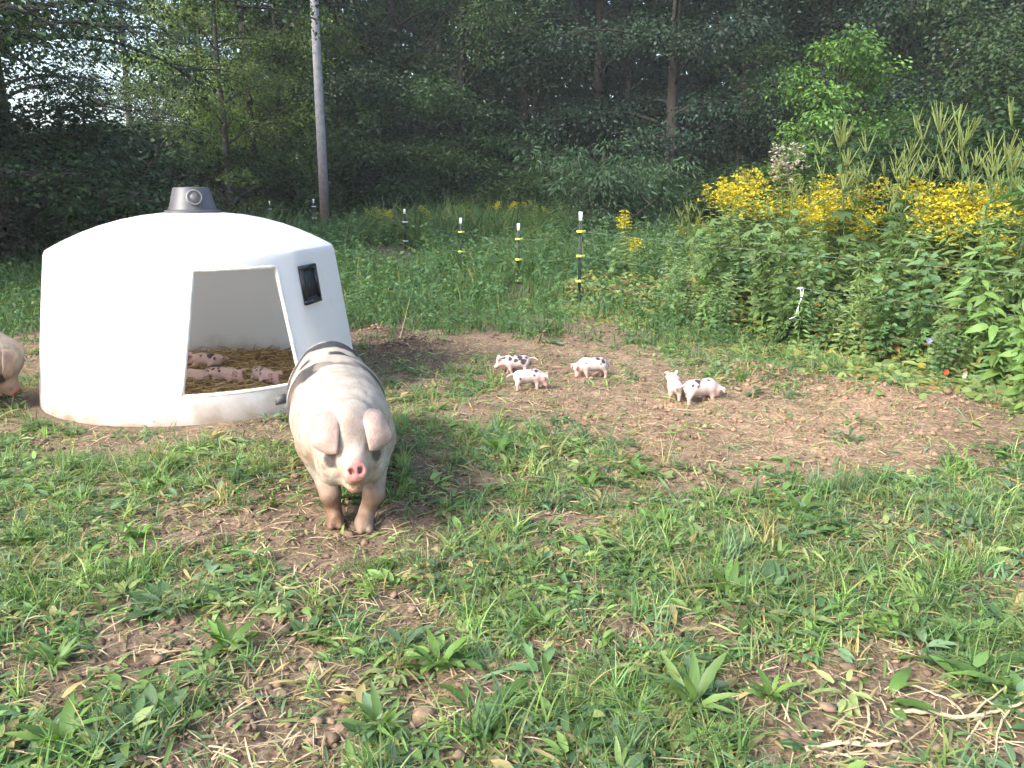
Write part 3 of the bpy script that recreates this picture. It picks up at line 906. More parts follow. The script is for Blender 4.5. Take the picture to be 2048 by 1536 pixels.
build_piglet('heavily black-spotted piglet, rearmost of the five on the soil', dict(pitch=.35, yaw=-.1, tail=[(-.135, 0, .145), (-.17, 0, .15), (-.205, .01, .13)]),
             pig_at(1030, 747), R(186), flank(1, [(.05, 40, .02), (.0, 20, .022), (-.04, 50, .026), (-.07, 10, .026), (-.1, 50, .018), (.03, 80, .02), (-.02, 85, .016)]) + flank(-1, [(.0, 40, .02)]) + [(.105, .04, .17, .026)], GP, 1.03)
build_piglet('white piglet with its tail towards the heavily spotted piglet above it', dict(pitch=.75, yaw=-.3, tail=[(-.135, 0, .14), (-.17, .0, .135), (-.19, .02, .115)]),
             pig_at(1058, 784), R(16), flank(-1, [(.05, 55, .018), (.03, 15, .014), (.02, 70, .012), (-.09, -10, .014)]), GP, 1.0)
build_piglet('pink and white piglet with head down at the middle of the soil patch', dict(pitch=.95, yaw=.1, legs=[(.0, 0), (-.03, 0), (.02, 0), (-.01, 0)], tail=[(-.13, 0, .14), (-.155, 0, .11), (-.16, 0, .08)]),
             pig_at(1182, 760), R(190), flank(1, [(-.05, 65, .02), (-.09, 35, .02), (-.07, 10, .01), (.06, 20, .008), (-.1, 75, .014)]), GP, 1.06)
build_piglet('small piglet seen from behind with its head raised', dict(pitch=-.25, yaw=.5, tail=[(-.135, 0, .13), (-.15, .0, .11), (-.155, 0, .09)]),
             pig_at(1348, 803), R(82), [(-.06, -.03, .16, .016), (-.1, -.035, .13, .012), (.01, .0, .17, .012)], GP, 1.0)
build_piglet('spotted piglet with dark muddy snout rooting beside the one seen from behind', dict(pitch=1.0, yaw=-.25, snout=(.13, .085, .065), snr=.05, legs=[(-.03, 0), (.025, 0), (.02, 0), (-.01, 0)], tail=[(-.135, 0, .145), (-.165, .01, .125), (-.2, .02, .12)]),
             pig_at(1402, 810), R(20), flank(-1, [(-.05, 60, .022), (-.06, 20, .014), (-.1, 30, .012), (.03, 60, .013), (-.02, 75, .014)]), GP, 1.14)
GH = 'piglets sleeping in the hut'
def hut_at(px, py, z=.1):
    x, y = gp(px, py, z); return (x, y, float(bed_z(np.array([x - HUT_C[0]]), np.array([y - HUT_C[1]]))[0]) + .005)
lie = lambda **k: dict(lie=True, **k)
build_piglet('sleeping spotted piglet with a black oval patch against the back wall of the hut', lie(pitch=.2, yaw=.4), hut_at(415, 728), R(170),
             flank_l(1, [(-.05, 60, .028), (.03, 50, .014), (.0, 80, .01), (-.09, 30, .014)]) + [(.07, .0, .10, .012)], GH, 1.15)
build_piglet('sleeping pink piglet with its head towards the middle of the hut floor', lie(pitch=.25, yaw=-.3), hut_at(450, 752), R(-16),
             flank_l(-1, [(-.04, 70, .016), (-.02, 40, .014), (-.08, 55, .014), (.05, 75, .01)]), GH, 1.1)
build_piglet('sleeping piglet showing its back at the left jamb of the hut doorway', lie(pitch=.2, yaw=.2), hut_at(392, 752), R(160),
             flank_l(1, [(.02, 40, .008)]), GH, 1.0)
build_piglet('black-dotted piglet sleeping alone on the right of the hut straw', lie(pitch=.3, yaw=.2), hut_at(528, 752), R(-48),
             flank_l(1, [(.0, 50, .014), (-.05, 60, .012)]) + flank_l(-1, [(.02, 60, .016), (-.03, 40, .013), (-.07, 65, .016), (.05, 30, .012), (-.01, 85, .012), (-.08, 20, .01)]), GH, 1.2)

# ================================================================ FENCE
M_GREEN = simple('green_post_paint', (.006, .018, .011), .6, .0, None, .3)
M_TIP = simple('white_post_tip', (.72, .74, .76), .5)
M_YEL = simple('yellow_insulator', (.62, .62, .09), .45)
M_WHT = simple('pale_insulator', (.6, .62, .6), .45)
def t_post(px, D, top_y, ins, label, insm=M_YEL, lean=0.):
    x = (px - 1024) / FPX * (D * math.cos(PITCH) + .9 * math.sin(PITCH))
    zt = at_y(px, top_y, D).z
    g = tz(x, D)
    root = empty('fence_post', (x, D, g - .05)); root.rotation_euler = (lean * .3, lean, R(20))
    H = zt - g + .05
    b = MB()
    b.add(*box(0, .004, H / 2, .044, .008, H))
    b.add(*box(0, -.02, H / 2, .009, .040, H))
    for k in range(int(H / .055)):
        b.add(*box(0, .011, .05 + k * .055, .012, .008, .014))
    obj('shaft', b.mesh('post_shaft', M_GREEN), root)
    b = MB(); tl = .125
    b.add(*box(0, .004, H - tl / 2 + .002, .050, .014, tl)); b.add(*box(0, -.0205, H - tl / 2 + .001, .014, .046, tl))
    obj('white_tip', b.mesh('post_tip', M_TIP), root)
    for py in ins:
        z = at_y(px, py, D).z - g + .05
        b = MB()
        v, f = lathe([(.0001, -.022), (.02, -.022), (.026, -.012), (.014, 0), (.026, .012), (.02, .022), (.0001, .022)], 10)
        b.add(v * np.array([1, .8, .8]) + (0, -.03, z), f)
        b.add(*box(0, -.012, z, .095, .062, .03)); b.add(*box(.052, -.022, z, .03, .026, .036)); b.add(*box(-.052, -.022, z, .03, .026, .036))
        obj('insulator', b.mesh('insulator', insm), root)
    return tag(root, label, 'fence post', 'steel fence posts'), (x, D)
fp = []
for a in [(1160, 12.2, 424, (463, 512, 562), 'tall green steel fence post with yellow insulators beside the weed bank'),
          (1037, 15, 447, (478, 519, 561), 'green steel fence post second from the weed bank, with white tip'),
          (922, 17.5, 436, (464, 503, 531), 'green steel fence post third from the weed bank, with white tip'),
          (810, 21.5, 418, (444, 482, 511), 'slim green steel fence post nearest to the right of the utility pole', M_WHT),
          (629, 26.2, 398, (413, 436, 455), 'distant dark steel fence post just left of the utility pole', M_WHT),
          (541, 29, 402, (418, 437), 'farthest small fence post between roof vent and utility pole', M_WHT)]:
    o, p_ = t_post(*a[:4], a[4], *(a[5:]))
    fp.append((p_, a))
M_WIRE = simple('fence_wire', (.25, .28, .26), .5, .2)
END = (5.9, 4.55)
for k, (zi, lab) in enumerate(((0, 'top strand of the thin electric fence wire'), (1, 'middle strand of the thin electric fence wire'), (2, 'lowest strand of the thin electric fence wire'))):
    pts = []
    for (p_, a) in fp[::-1]:
        if zi < len(a[3]):
            z = at_y(a[0], a[3][zi], a[1]).z
            pts.append((p_[0], p_[1] - .035, z))
    ze = (.98, .62, .26)[k]
    pts.append((END[0], END[1], ze))
    full = []
    for a, b_ in zip(pts[:-1], pts[1:]):
        for t in np.linspace(0, 1, 9)[:-1]:
            full.append((a[0] + (b_[0] - a[0]) * t, a[1] + (b_[1] - a[1]) * t, a[2] + (b_[2] - a[2]) * t - .05 * math.sin(math.pi * t)))
    full.append(pts[-1])
    b = MB(); b.add(*tube(full, .0014, 4))
    tag(obj('fence_wire', b.mesh('fence_wire', M_WIRE)), lab, 'fence wire', 'electric fence wires')
# white twine looped over the middle wire
tw = at_y(1597, 575, 8.75)
b = MB()
for k in range(2):
    pts = [(tw.x + .012 * k + .02 * math.sin(t * 5 + k), tw.y - .05 - .01 * k, tw.z - .30 * t) for t in np.linspace(0, 1, 10)]
    pts += [(pts[-1][0] + (.05 if k else -.07) * t, tw.y - .05, pts[-1][2] - .03 * t) for t in (.5, 1)]
    b.add(*tube(pts, .005, 5))
b.add(*tube([(tw.x + .03 * math.sin(t), tw.y - .05 + .03 * math.cos(t), tw.z + .005 * math.sin(t)) for t in np.linspace(0, 6.3, 10)], .005, 5))
tag(obj('twine', b.mesh('twine', simple('white_twine', (.62, .66, .66), .8))), 'loop of pale twine hanging on the fence wire before the weeds', 'twine')

# ================================================================ UTILITY POLE
ux, uy = gp(652, 466)
ux, uy = ux * 28 / uy, 28.0
pole = empty('utility_pole', (ux, uy, tz(ux, uy) - .1))
tag(pole, 'tall grey wooden utility pole with brown base behind the hut', 'utility pole')
zz = np.linspace(0, 11.5, 24)
cz = [np.array([.075, .042, .030]) + (np.array([.27, .265, .27]) - np.array([.075, .042, .030])) * np.clip((z - .7) / 2.8, 0, 1) for z in zz]
v, f = tube([(.0, 0, z) for z in zz], np.linspace(.165, .115, 24), 14)
b = MB(); b.add(v, f, np.concatenate([np.repeat(np.array(cz), 14, 0), np.array([cz[0], cz[-1]])]))
obj('shaft', b.mesh('pole_shaft', vcol_mat('weathered_wood', .85, grain=.35, gscale=7, bump=(22, .5, .02)), True), pole)
b = MB(); b.add(*box(.0, -.16, 9.0, .5, .05, .06)); b.add(*box(.17, -.18, 9.1, .07, .07, .22))
obj('bracket', b.mesh('pole_bracket', simple('dark_steel', (.05, .05, .055), .5, .6)), pole)

# ================================================================ TREES
def tree_mesh(seed, H, cr, base, leafs, size, colr, trunk_r=.22, droop=.15, layers=1., spread=1.):
    """trunk and crown meshes of one tree kind"""
    r = np.random.default_rng(seed)
    b = MB()
    k = 10
    tz_ = np.linspace(0, H * .92, k)
    wob = np.cumsum(r.normal(0, .07, (k, 2)), 0) * .6
    tp = np.stack([wob[:, 0], wob[:, 1], tz_], 1); tp[0] = 0
    rad = np.linspace(trunk_r, trunk_r * .18, k); rad[0] *= 1.35
    bark = np.array([.042, .035, .029]) * r.uniform(.8, 1.25)
    b.add(*tube(tp, rad, 8), bark)
    nl = int(26 * layers)
    pts, wts = [], []
    for i in range(nl):
        hf = base + (1 - base) * (i + r.uniform(0, .8)) / nl
        h = hf * H * .92
        st = np.array([np.interp(h, tz_, tp[:, 0]), np.interp(h, tz_, tp[:, 1]), h])
        az = i * 2.4 + r.uniform(-.8, .8)
        q_ = (hf - base) / (1 - base)
        L = cr * (math.sin(math.pi * (.22 + .74 * q_)) ** .7) * r.uniform(.65, 1.15)
        up = r.uniform(.15, .9) + .5 * q_
        t = np.linspace(0, 1, 6)
        d = np.array([math.cos(az), math.sin(az)])
        lp = st + np.stack([d[0] * L * t, d[1] * L * t, L * (up * t - (droop + .25 * up) * 1.2 * t * t)], 1)
        b.add(*tube(lp, np.linspace(trunk_r * .28, .015, 6), 5), bark)
        for s in range(int(5 + L * 1.4)):
            tt = r.uniform(.28, 1.02)
            c = np.array([np.interp(tt, t, lp[:, m]) for m in range(3)])
            a2 = az + r.normal(0, 1.0)
            l2 = L * r.uniform(.12, .42) * spread
            e = c + np.array([math.cos(a2) * l2, math.sin(a2) * l2, r.normal(0, .16) * l2 - .1 * l2])
            b.add(*tube([c, (c + e) / 2 + (0, 0, .06 * l2), e], [.022, .014, .006], 4, False), bark)
            for m in range(3):
                pts.append(c + (e - c) * (.35 + .33 * m)); wts.append(.3 + .17 * L)
    pts, wts = np.array(pts), np.array(wts)
    per = max(1, leafs // len(pts))
    N = per * len(pts)
    ci = np.repeat(np.arange(len(pts)), per)
    off = r.normal(0, 1, (N, 3)) * np.array([1, 1, .6]) * (wts[ci] * .44)[:, None]
    P = pts[ci] + off
    out = unit(off + np.array([0, 0, -.02]) + r.normal(0, .35, (N, 3)))
    fw = unit(out * np.array([1, 1, .5]) + np.array([0, 0, -.45]))
    nr = unit(np.array([-.25, -.35, .9]) + r.normal(0, .6, (N, 3)))
    cl = r.uniform(.6, 1.5, len(pts))[ci] * r.uniform(.7, 1.3, N)
    hue = r.normal(0, .12, (len(pts), 1))[ci]
    C = np.array(colr)[None] * cl[:, None] * (1 + hue * np.array([1.2, .2, -.4]))
    lv, lf = scatter(LEAF4, P, fw, nr, r.uniform(.75, 1.3, N) * size)
    return b.mesh('tree_trunk', M_BARK), mesh_np('tree_crown', lv, lf, np.clip(rep(C, 4), .003, 1), False, [M_TREE])
KINDS = {
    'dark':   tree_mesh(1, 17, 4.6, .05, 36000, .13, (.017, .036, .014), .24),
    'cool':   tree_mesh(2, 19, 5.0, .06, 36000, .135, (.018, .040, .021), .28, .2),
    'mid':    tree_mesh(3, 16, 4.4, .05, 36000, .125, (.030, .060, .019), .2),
    'yellow': tree_mesh(4, 17, 3.4, .05, 32000, .12, (.100, .155, .030), .17, .25),
    'bright': tree_mesh(5, 6.2, 2.3, .12, 12000, .13, (.060, .135, .024), .09, .2),
    'near':   tree_mesh(6, 13, 5.4, .16, 26000, .105, (.028, .060, .018), .3, .28, 1.1),
    'open':   tree_mesh(8, 18, 4.6, .18, 9500, .16, (.036, .068, .034), .22, .1),
}
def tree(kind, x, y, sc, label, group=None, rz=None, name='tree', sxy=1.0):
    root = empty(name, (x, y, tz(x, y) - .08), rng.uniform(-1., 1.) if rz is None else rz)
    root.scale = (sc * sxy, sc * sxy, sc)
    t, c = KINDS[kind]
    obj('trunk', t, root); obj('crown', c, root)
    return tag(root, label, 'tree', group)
def wx(px, D): return (px - 1024) / FPX * (D * math.cos(PITCH) + .4)
G_EDGE = 'trees along the edge of the wood'
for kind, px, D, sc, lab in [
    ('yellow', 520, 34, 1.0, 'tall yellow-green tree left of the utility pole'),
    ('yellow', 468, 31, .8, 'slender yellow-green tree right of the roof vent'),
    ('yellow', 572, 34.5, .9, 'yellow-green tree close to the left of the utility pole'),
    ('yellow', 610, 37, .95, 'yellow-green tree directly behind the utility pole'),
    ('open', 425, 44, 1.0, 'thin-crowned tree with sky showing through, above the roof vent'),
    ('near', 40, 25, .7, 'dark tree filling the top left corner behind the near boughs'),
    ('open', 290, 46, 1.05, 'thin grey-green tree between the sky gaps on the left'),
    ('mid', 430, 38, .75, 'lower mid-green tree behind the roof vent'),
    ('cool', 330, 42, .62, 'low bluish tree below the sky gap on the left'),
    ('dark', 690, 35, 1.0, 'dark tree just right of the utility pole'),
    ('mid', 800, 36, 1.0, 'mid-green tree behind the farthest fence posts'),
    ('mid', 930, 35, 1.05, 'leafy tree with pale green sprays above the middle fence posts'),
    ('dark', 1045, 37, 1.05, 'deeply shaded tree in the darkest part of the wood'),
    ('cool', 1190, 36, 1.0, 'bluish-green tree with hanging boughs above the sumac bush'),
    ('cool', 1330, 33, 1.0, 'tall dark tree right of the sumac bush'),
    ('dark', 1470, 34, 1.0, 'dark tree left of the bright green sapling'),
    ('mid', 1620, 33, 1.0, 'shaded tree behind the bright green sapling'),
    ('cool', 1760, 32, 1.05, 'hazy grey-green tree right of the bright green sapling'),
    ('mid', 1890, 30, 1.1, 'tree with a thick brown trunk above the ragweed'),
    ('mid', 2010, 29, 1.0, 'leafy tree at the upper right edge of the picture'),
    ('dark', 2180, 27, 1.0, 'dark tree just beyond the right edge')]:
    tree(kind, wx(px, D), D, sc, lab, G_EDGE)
bx, by = wx(1650, 23), 23
tree('bright', bx, by, .92, 'bright green sapling lit against the dark wood', None, None, 'sapling')
G_LEFT = 'dark trees on the left'
for kind, x, y, sc, lab in [
    ('near', -10.8, 15.5, .95, 'near dark tree at the far left with bright leaves at its top'),
    ('near', -12.2, 19.5, 1.1, 'dark tree with overhanging boughs against the white sky'),
    ('near', -14.5, 13.0, 1.0, 'dark tree standing at the left picture edge')]:
    tree(kind, x, y, sc, lab, G_LEFT)
for kind, x, y, sc in [('cool', -19, 17, 1.0), ('cool', -18, 9.5, .9), ('mid', -26, 14, 1.0)]:
    tree(kind, x, y, sc, 'tree of the dark left-hand tree line beyond the picture edge', 'tree line left of the picture')
# second rows, seen only as gaps of trunk and foliage between the front trees
kk = ['dark', 'cool', 'mid', 'dark']; dt_ = []
for i in range(17):
    px = 600 + i * 94 + rng.uniform(-25, 25); D = rng.uniform(41, 54)
    dt_.append(tree(kk[i % 4], wx(px, D), D, rng.uniform(1.0, 1.3), 'tree', 'trees deep in the wood'))
number(dt_, 'tree deep in the wood behind the front trees, %s from the left')

# far wood: one mass of foliage on rising ground
def far_wood():
    N = 85000
    x = rng.uniform(-34, 68, N); y = rng.uniform(54, 66, N)
    top = (14 + 9 * fbm(x * .12, y * .05, 71)) * np.clip((x + 24) / 14, .3, 1)
    z = rng.uniform(0, 1, N) ** .9 * top
    keep = fbm(x * .45 + z * .2, z * .5 + y * .3, 73, 3) > .36
    P = np.stack([x, y, z], 1)[keep]; n = len(P)
    C = np.array([.020, .038, .020]) * (.5 + 1.1 * fbm(P[:, 0] * .3, P[:, 2] * .3, 75))[:, None] * rng.uniform(.7, 1.3, (n, 1))
    lv, lf = scatter(LEAF4, P, unit(rdir(n) + (0, -.3, -.4)), unit(rdir(n) * .8 + (0, -.3, .8)), rng.uniform(.5, .95, n))
    return mesh_np('far_wood', lv, lf, rep(C, 4), False, [M_TREE])
tag(obj('far_wood', far_wood()), 'dense dark wood filling the background beyond the trees', 'wood', kind='stuff')

# ---------------------------------------------------------------- shrubs
def shrub_mesh(seed, H, W, leafs, size, colr, T=LEAF4, stems=9):
    r = np.random.default_rng(seed)
    b = MB(); pts = []
    for i in range(stems):
        a = r.uniform(0, 6.28); rr = W * r.uniform(.2, 1); h = H * r.uniform(.6, 1.0) * (1 - .3 * (rr / W) ** 2)
        t = np.linspace(0, 1, 6)
        lp = np.stack([math.cos(a) * rr * t ** 1.3, math.sin(a) * rr * t ** 1.3, h * t ** .85], 1) + np.cumsum(r.normal(0, .03, (6, 3)), 0)
        lp[0, 2] = 0
        b.add(*tube(lp, np.linspace(.022, .005, 6), 5), (.09, .07, .05))
        for s in range(7):
            tt = r.uniform(.2, 1)
            c = np.array([np.interp(tt, t, lp[:, m]) for m in range(3)])
            e = c + np.array([r.normal(0, .28) * W, r.normal(0, .28) * W, r.uniform(-.05, .18) * H])
            b.add(*tube([c, e], [.009, .003], 4, False), (.09, .07, .05))
            pts += [c * .4 + e * .6, e]
    pts = np.array(pts); per = max(1, leafs // len(pts)); ci = np.repeat(np.arange(len(pts)), per); N = len(ci)
    off = r.normal(0, 1, (N, 3)) * np.array([1, 1, .5]) * .15 * W
    P = pts[ci] + off; P[:, 2] = np.abs(P[:, 2])
    fw = unit(off * np.array([1, 1, .3]) + r.normal(0, .04, (N, 3)) + np.array([0, 0, -.07]))
    C = np.array(colr) * (r.uniform(.7, 1.3, len(pts))[ci] * r.uniform(.75, 1.25, N))[:, None]
    lv, lf = scatter(T, P, fw, unit(np.array([0, 0, 1.]) + r.normal(0, .45, (N, 3))), r.uniform(.7, 1.3, N) * size)
    return b.mesh('shrub_stems', M_BARK), mesh_np('shrub_foliage', lv, lf, rep(C, len(T[0])), False, [M_LEAF])
SH = {'sumac': shrub_mesh(31, 2.9, 1.5, 5200, .17, (.055, .105, .052), LANCE, 11),
      'brush': shrub_mesh(32, 2.2, 1.4, 5200, .12, (.028, .056, .020)),
      'green': shrub_mesh(33, 1.7, 1.2, 5200, .11, (.045, .088, .026)),
      'tall': shrub_mesh(34, 4.0, 1.7, 7500, .14, (.030, .060, .021), LEAF4, 13),
      'dead': shrub_mesh(35, 2.4, 1.6, 1500, .11, (.030, .028, .022))}
def shrub(kind, x, y, sc, label, group=None):
    root = empty('shrub', (x, y, tz(x, y) - .03), rng.uniform(0, 6.3)); root.scale = (sc, sc, sc)
    s, f_ = SH[kind]; obj('stems', s, root); obj('foliage', f_, root)
    return tag(root, label, 'shrub', group)
shrub('sumac', wx(1195, 22), 22, 1.0, 'pale grey-green sumac bush behind the tall fence post')
shrub('sumac', wx(1275, 24), 24, .9, 'pinkish-topped sumac bush right of the tall fence post')
G_BR = 'brush at the foot of the wood'; br1, br2, br3, br4 = [], [], [], []
for i in range(30):
    px = 690 + i * 47 + rng.uniform(-18, 18); D = rng.uniform(29.5, 33)
    br1.append(shrub(['brush', 'tall', 'brush', 'green'][i % 4], wx(px, D), D, rng.uniform(.8, 1.25), 'leafy shrub', G_BR))
for i in range(9):
    px = 330 + i * 38; D = rng.uniform(30, 34)
    br2.append(shrub(['green', 'tall', 'green'][i % 3], wx(px, D), D, rng.uniform(.8, 1.2), 'leafy shrub', 'shrubs behind the hut'))
for i in range(13):
    x = -7.4 - i * .62 + rng.uniform(-.3, .3); y = 14.4 + rng.uniform(-.4, 5.5) + .15 * i
    br3.append(shrub(['dead', 'brush', 'dead', 'tall'][i % 4], x, y, rng.uniform(.9, 1.3), 'dark shrub', 'undergrowth on the left'))
for px, D, k, sc in [(1850, 18, 'tall', 1.0), (1960, 17, 'tall', 1.0), (2050, 15, 'green', 1.3), (1740, 20, 'tall', .95), (1560, 23, 'tall', .8), (1450, 25, 'brush', 1.1)]:
    br4.append(shrub(k, wx(px, D), D, sc, 'leafy shrub', 'shrubs behind the weed bank'))
number(br1, 'leafy shrub along the foot of the wood, %s from the left')
number(br2, 'leafy shrub below the trees behind the hut, %s from the left')
number(br3, 'dark twiggy shrub below the left-hand trees, %s from the left')
number(br4, 'leafy shrub rising behind the flowering weed bank, %s from the left')

# ================================================================ TALL WEEDS ON THE RIGHT
def plant_stem(b, r, H, lean, n=9, r0=.006, colr=(.10, .15, .04)):
    t = np.linspace(0, 1, n)
    a = r.uniform(0, 6.28)
    p = np.stack([math.cos(a) * lean * t ** 1.6, math.sin(a) * lean * t ** 1.6, H * t * (1 - .12 * lean * t)], 1)
    b.add(*tube(p, np.linspace(r0, r0 * .4, n), 5), colr)
    return t, p
def on(t, p, tt): return np.stack([np.interp(tt, t, p[:, m]) for m in range(3)], 1)
def goldenrod(seed, H, bloom=1.0, colr=(.52, .42, .025)):
    r = np.random.default_rng(seed)
    st, lv, fls = MB(), MB(), []
    for s in range(3):
        fl = MB(); fls.append(fl)
        t, p = plant_stem(st, r, H * r.uniform(.85, 1), r.uniform(.1, .35))
        n = 46
        tt = np.linspace(.12, .93, n); P = on(t, p, tt); az = np.arange(n) * 2.4
        fw = np.stack([np.cos(az), np.sin(az), np.full(n, .35)], 1)
        C = np.array([.135, .19, .06]) * r.uniform(.75, 1.3, (n, 1))
        lv.add(*scatter(LANCE, P, fw, np.tile([-.5, -.5, 1.], (n, 1)), .13 * (1.15 - .55 * tt) * r.uniform(.8, 1.2, n)), rep(C, len(LANCE[0])))
        top = p[-1]
        nb = 10
        for k in range(nb):
            z0 = on(t, p, np.array([.84 + .16 * k / nb]))[0]
            a = k * 2.4 + r.uniform(-.3, .3); L = (.15 - .009 * k) * r.uniform(.8, 1.2)
            q_ = np.linspace(0, 1, 7)
            br = z0 + np.stack([math.cos(a) * L * q_, math.sin(a) * L * q_, L * (.75 * q_ - .62 * q_ ** 2)], 1)
            st.add(*tube(br, np.linspace(.0025, .001, 7), 3, False), (.13, .17, .04))
            m = 12
            qq = r.uniform(.15, 1, m); B_ = on(q_, br, qq) + r.normal(0, .009, (m, 3)) + (0, 0, .008)
            Cf = np.array(colr) * r.uniform(.7, 1.25, (m, 1))
            fl.add(*scatter(LEAF4, B_, rdir(m, -.2, .8), rdir(m, .2, 1), r.uniform(.022, .036, m) * 1.25, r.uniform(.024, .04, m)), rep(Cf, 4))
    return [('stem', st.mesh('goldenrod_stem', M_LEAF)), ('leaves', lv.mesh('goldenrod_leaves', M_LEAF)), *[('flower_plume', fl.mesh('goldenrod_plume', M_FLOWER)) for fl in fls]]
def ragweed(seed, H):
    r = np.random.default_rng(seed)
    st, lv, sps = MB(), MB(), []
    t, p = plant_stem(st, r, H, r.uniform(.1, .3), 10, .011)
    def spikes(c, n, L):
        sp = MB(); sps.append(sp)
        for k in range(n):
            a = r.uniform(0, 6.28); ll = L * r.uniform(.6, 1.2); o_ = r.uniform(.15, .6)
            q_ = np.linspace(0, 1, 6)
            ln = c + np.stack([math.cos(a) * ll * o_ * q_, math.sin(a) * ll * o_ * q_, ll * q_], 1)
            rad = .0042 + .0028 * (np.arange(6) % 2); rad = rad * np.array([.5, 1, 1, 1, .9, .3])
            sp.add(*tube(ln, rad, 5), np.array([.16, .205, .06]) * r.uniform(.8, 1.2))
    spikes(p[-1] - (0, 0, .03), 9, .27)
    n = 12
    for k in range(n):
        tt = .2 + .74 * k / n
        c = on(t, p, np.array([tt]))[0]
        for s in (0, math.pi):
            a = k * math.pi / 2 + s + r.uniform(-.3, .3)
            pet = r.uniform(.1, .2) * (1.2 - .5 * tt)
            e = c + np.array([math.cos(a) * pet, math.sin(a) * pet, pet * .5])
            st.add(*tube([c, e], [.004, .002], 4, False), (.11, .16, .05))
            C = np.array([.085, .145, .052]) * r.uniform(.75, 1.25)
            lv.add(*scatter(LOBED if tt < .75 else LANCE, e[None], np.array([[math.cos(a), math.sin(a), -.25]]), np.array([[r.normal(0, .3), r.normal(0, .3), 1.]]), np.array([.25 * (1.2 - .6 * tt) * r.uniform(.8, 1.2)])), C)
            if tt > .58:
                tip = c + np.array([math.cos(a) * .22, math.sin(a) * .22, .26])
                st.add(*tube([c, (c + tip) / 2 + (0, 0, -.02), tip], [.004, .003, .002], 4, False), (.13, .18, .05))
                spikes(tip, 5, .2)
    return [('stem', st.mesh('ragweed_stem', M_LEAF)), ('leaves', lv.mesh('ragweed_leaves', M_LEAF)), *[('flower_spikes', sp.mesh('ragweed_spikes', M_FLOWER)) for sp in sps]]
def leafy(seed, H, T, size, colr, stems=3, per=26, lean=.3, single=False):
    r = np.random.default_rng(seed)
    st, lv, lvs = MB(), MB(), []
    for s in range(stems):
        t, p = plant_stem(st, r, H * r.uniform(.75, 1), r.uniform(.4, 1) * lean, 8, .006)
        tt = np.linspace(.1, 1, per); P = on(t, p, tt); az = np.arange(per) * 2.4 + s
        out = np.stack([np.cos(az), np.sin(az), np.full(per, .0)], 1)
        e = P + out * .07 * (1.3 - tt)[:, None]
        C = np.array(colr) * r.uniform(.7, 1.3, (per, 1))
        lv.add(*scatter(T, e, out + np.stack([r.normal(0, .2, per), r.normal(0, .2, per), r.uniform(-.35, .3, per)], 1), np.array([-.55, -.5, 1.]) + r.normal(0, .35, (per, 3)), size * (1.25 - .6 * tt) * r.uniform(.7, 1.2, per)), rep(C, len(T[0])))
        if single:
            kv = len(T[0]); V_, C_ = lv.V[-1].reshape(per, kv, 3), lv.C[-1].reshape(per, kv, 3)
            for k in range(per):
                one = MB(); one.add(V_[k], T[1], C_[k]); lvs.append(('leaf', one.mesh('weed_leaf', M_LEAF, True)))
        for k in range(per):
            st.add(*tube([P[k], e[k]], [.003, .002], 3, False), (.10, .15, .04))
    if single: return [('stem', st.mesh('weed_stem', M_LEAF))] + lvs
    return [('stem', st.mesh('weed_stem', M_LEAF)), ('leaves', lv.mesh('weed_leaves', M_LEAF))]
def place(parts, name, x, y, sc, label, cat, group=None, rz=None, tilt=.05):
    root = empty(name, (x, y, tz(x, y) - .015), 0)
    root.rotation_euler = (rng.normal(0, tilt), rng.normal(0, tilt), (rng.uniform(0, 6.3) if name == 'dock_plant' else rng.uniform(-.7, .7)) if rz is None else rz)
    root.scale = (sc, sc, sc)
    for nm, me in parts:
        c_ = obj(nm, me, root)
        if nm == 'flower_plume': c_['kind'] = 'stuff'      # florets of a few millimetres
    return tag(root, label, cat, group)
GR = [goldenrod(s, 1.55) for s in (41, 42, 43, 44)]
GRO = [goldenrod(s, 1.75, 1, (.26, .24, .05)) for s in (45,)]
JOE = [goldenrod(s, 1.85, 1, (.36, .30, .28)) for s in (46,)]
RW = [ragweed(s, 2.0) for s in (51, 52, 53)]
LW = [leafy(61, 1.2, LANCE, .16, (.105, .185, .055)), leafy(62, 1.05, ROUND, .10, (.09, .165, .07), 4, 24), leafy(63, 1.5, LANCE, .13, (.135, .20, .065), 4, 30), leafy(64, 1.15, LOBED, .17, (.095, .16, .055), 3, 22)]
BIG = leafy(65, 1.7, long_leaf(5, .2, .6, .03), .21, (.11, .19, .045), 3, 20, .5, True)
FA, FB = np.array([1.0, 12.2]), np.array([5.9, 4.55])      # fence line
FD = (FB - FA) / np.linalg.norm(FB - FA); FN = np.array([-FD[1], FD[0]])
if FN[0] < 0: FN = -FN
FL = np.linalg.norm(FB - FA)
def bank(s, d):
    while True:
        p_ = FA + FD * s + FN * d
        if proj(p_[0], p_[1])[0] > rng.uniform(1290, 1400): return float(p_[0]), float(p_[1])
        s += .3
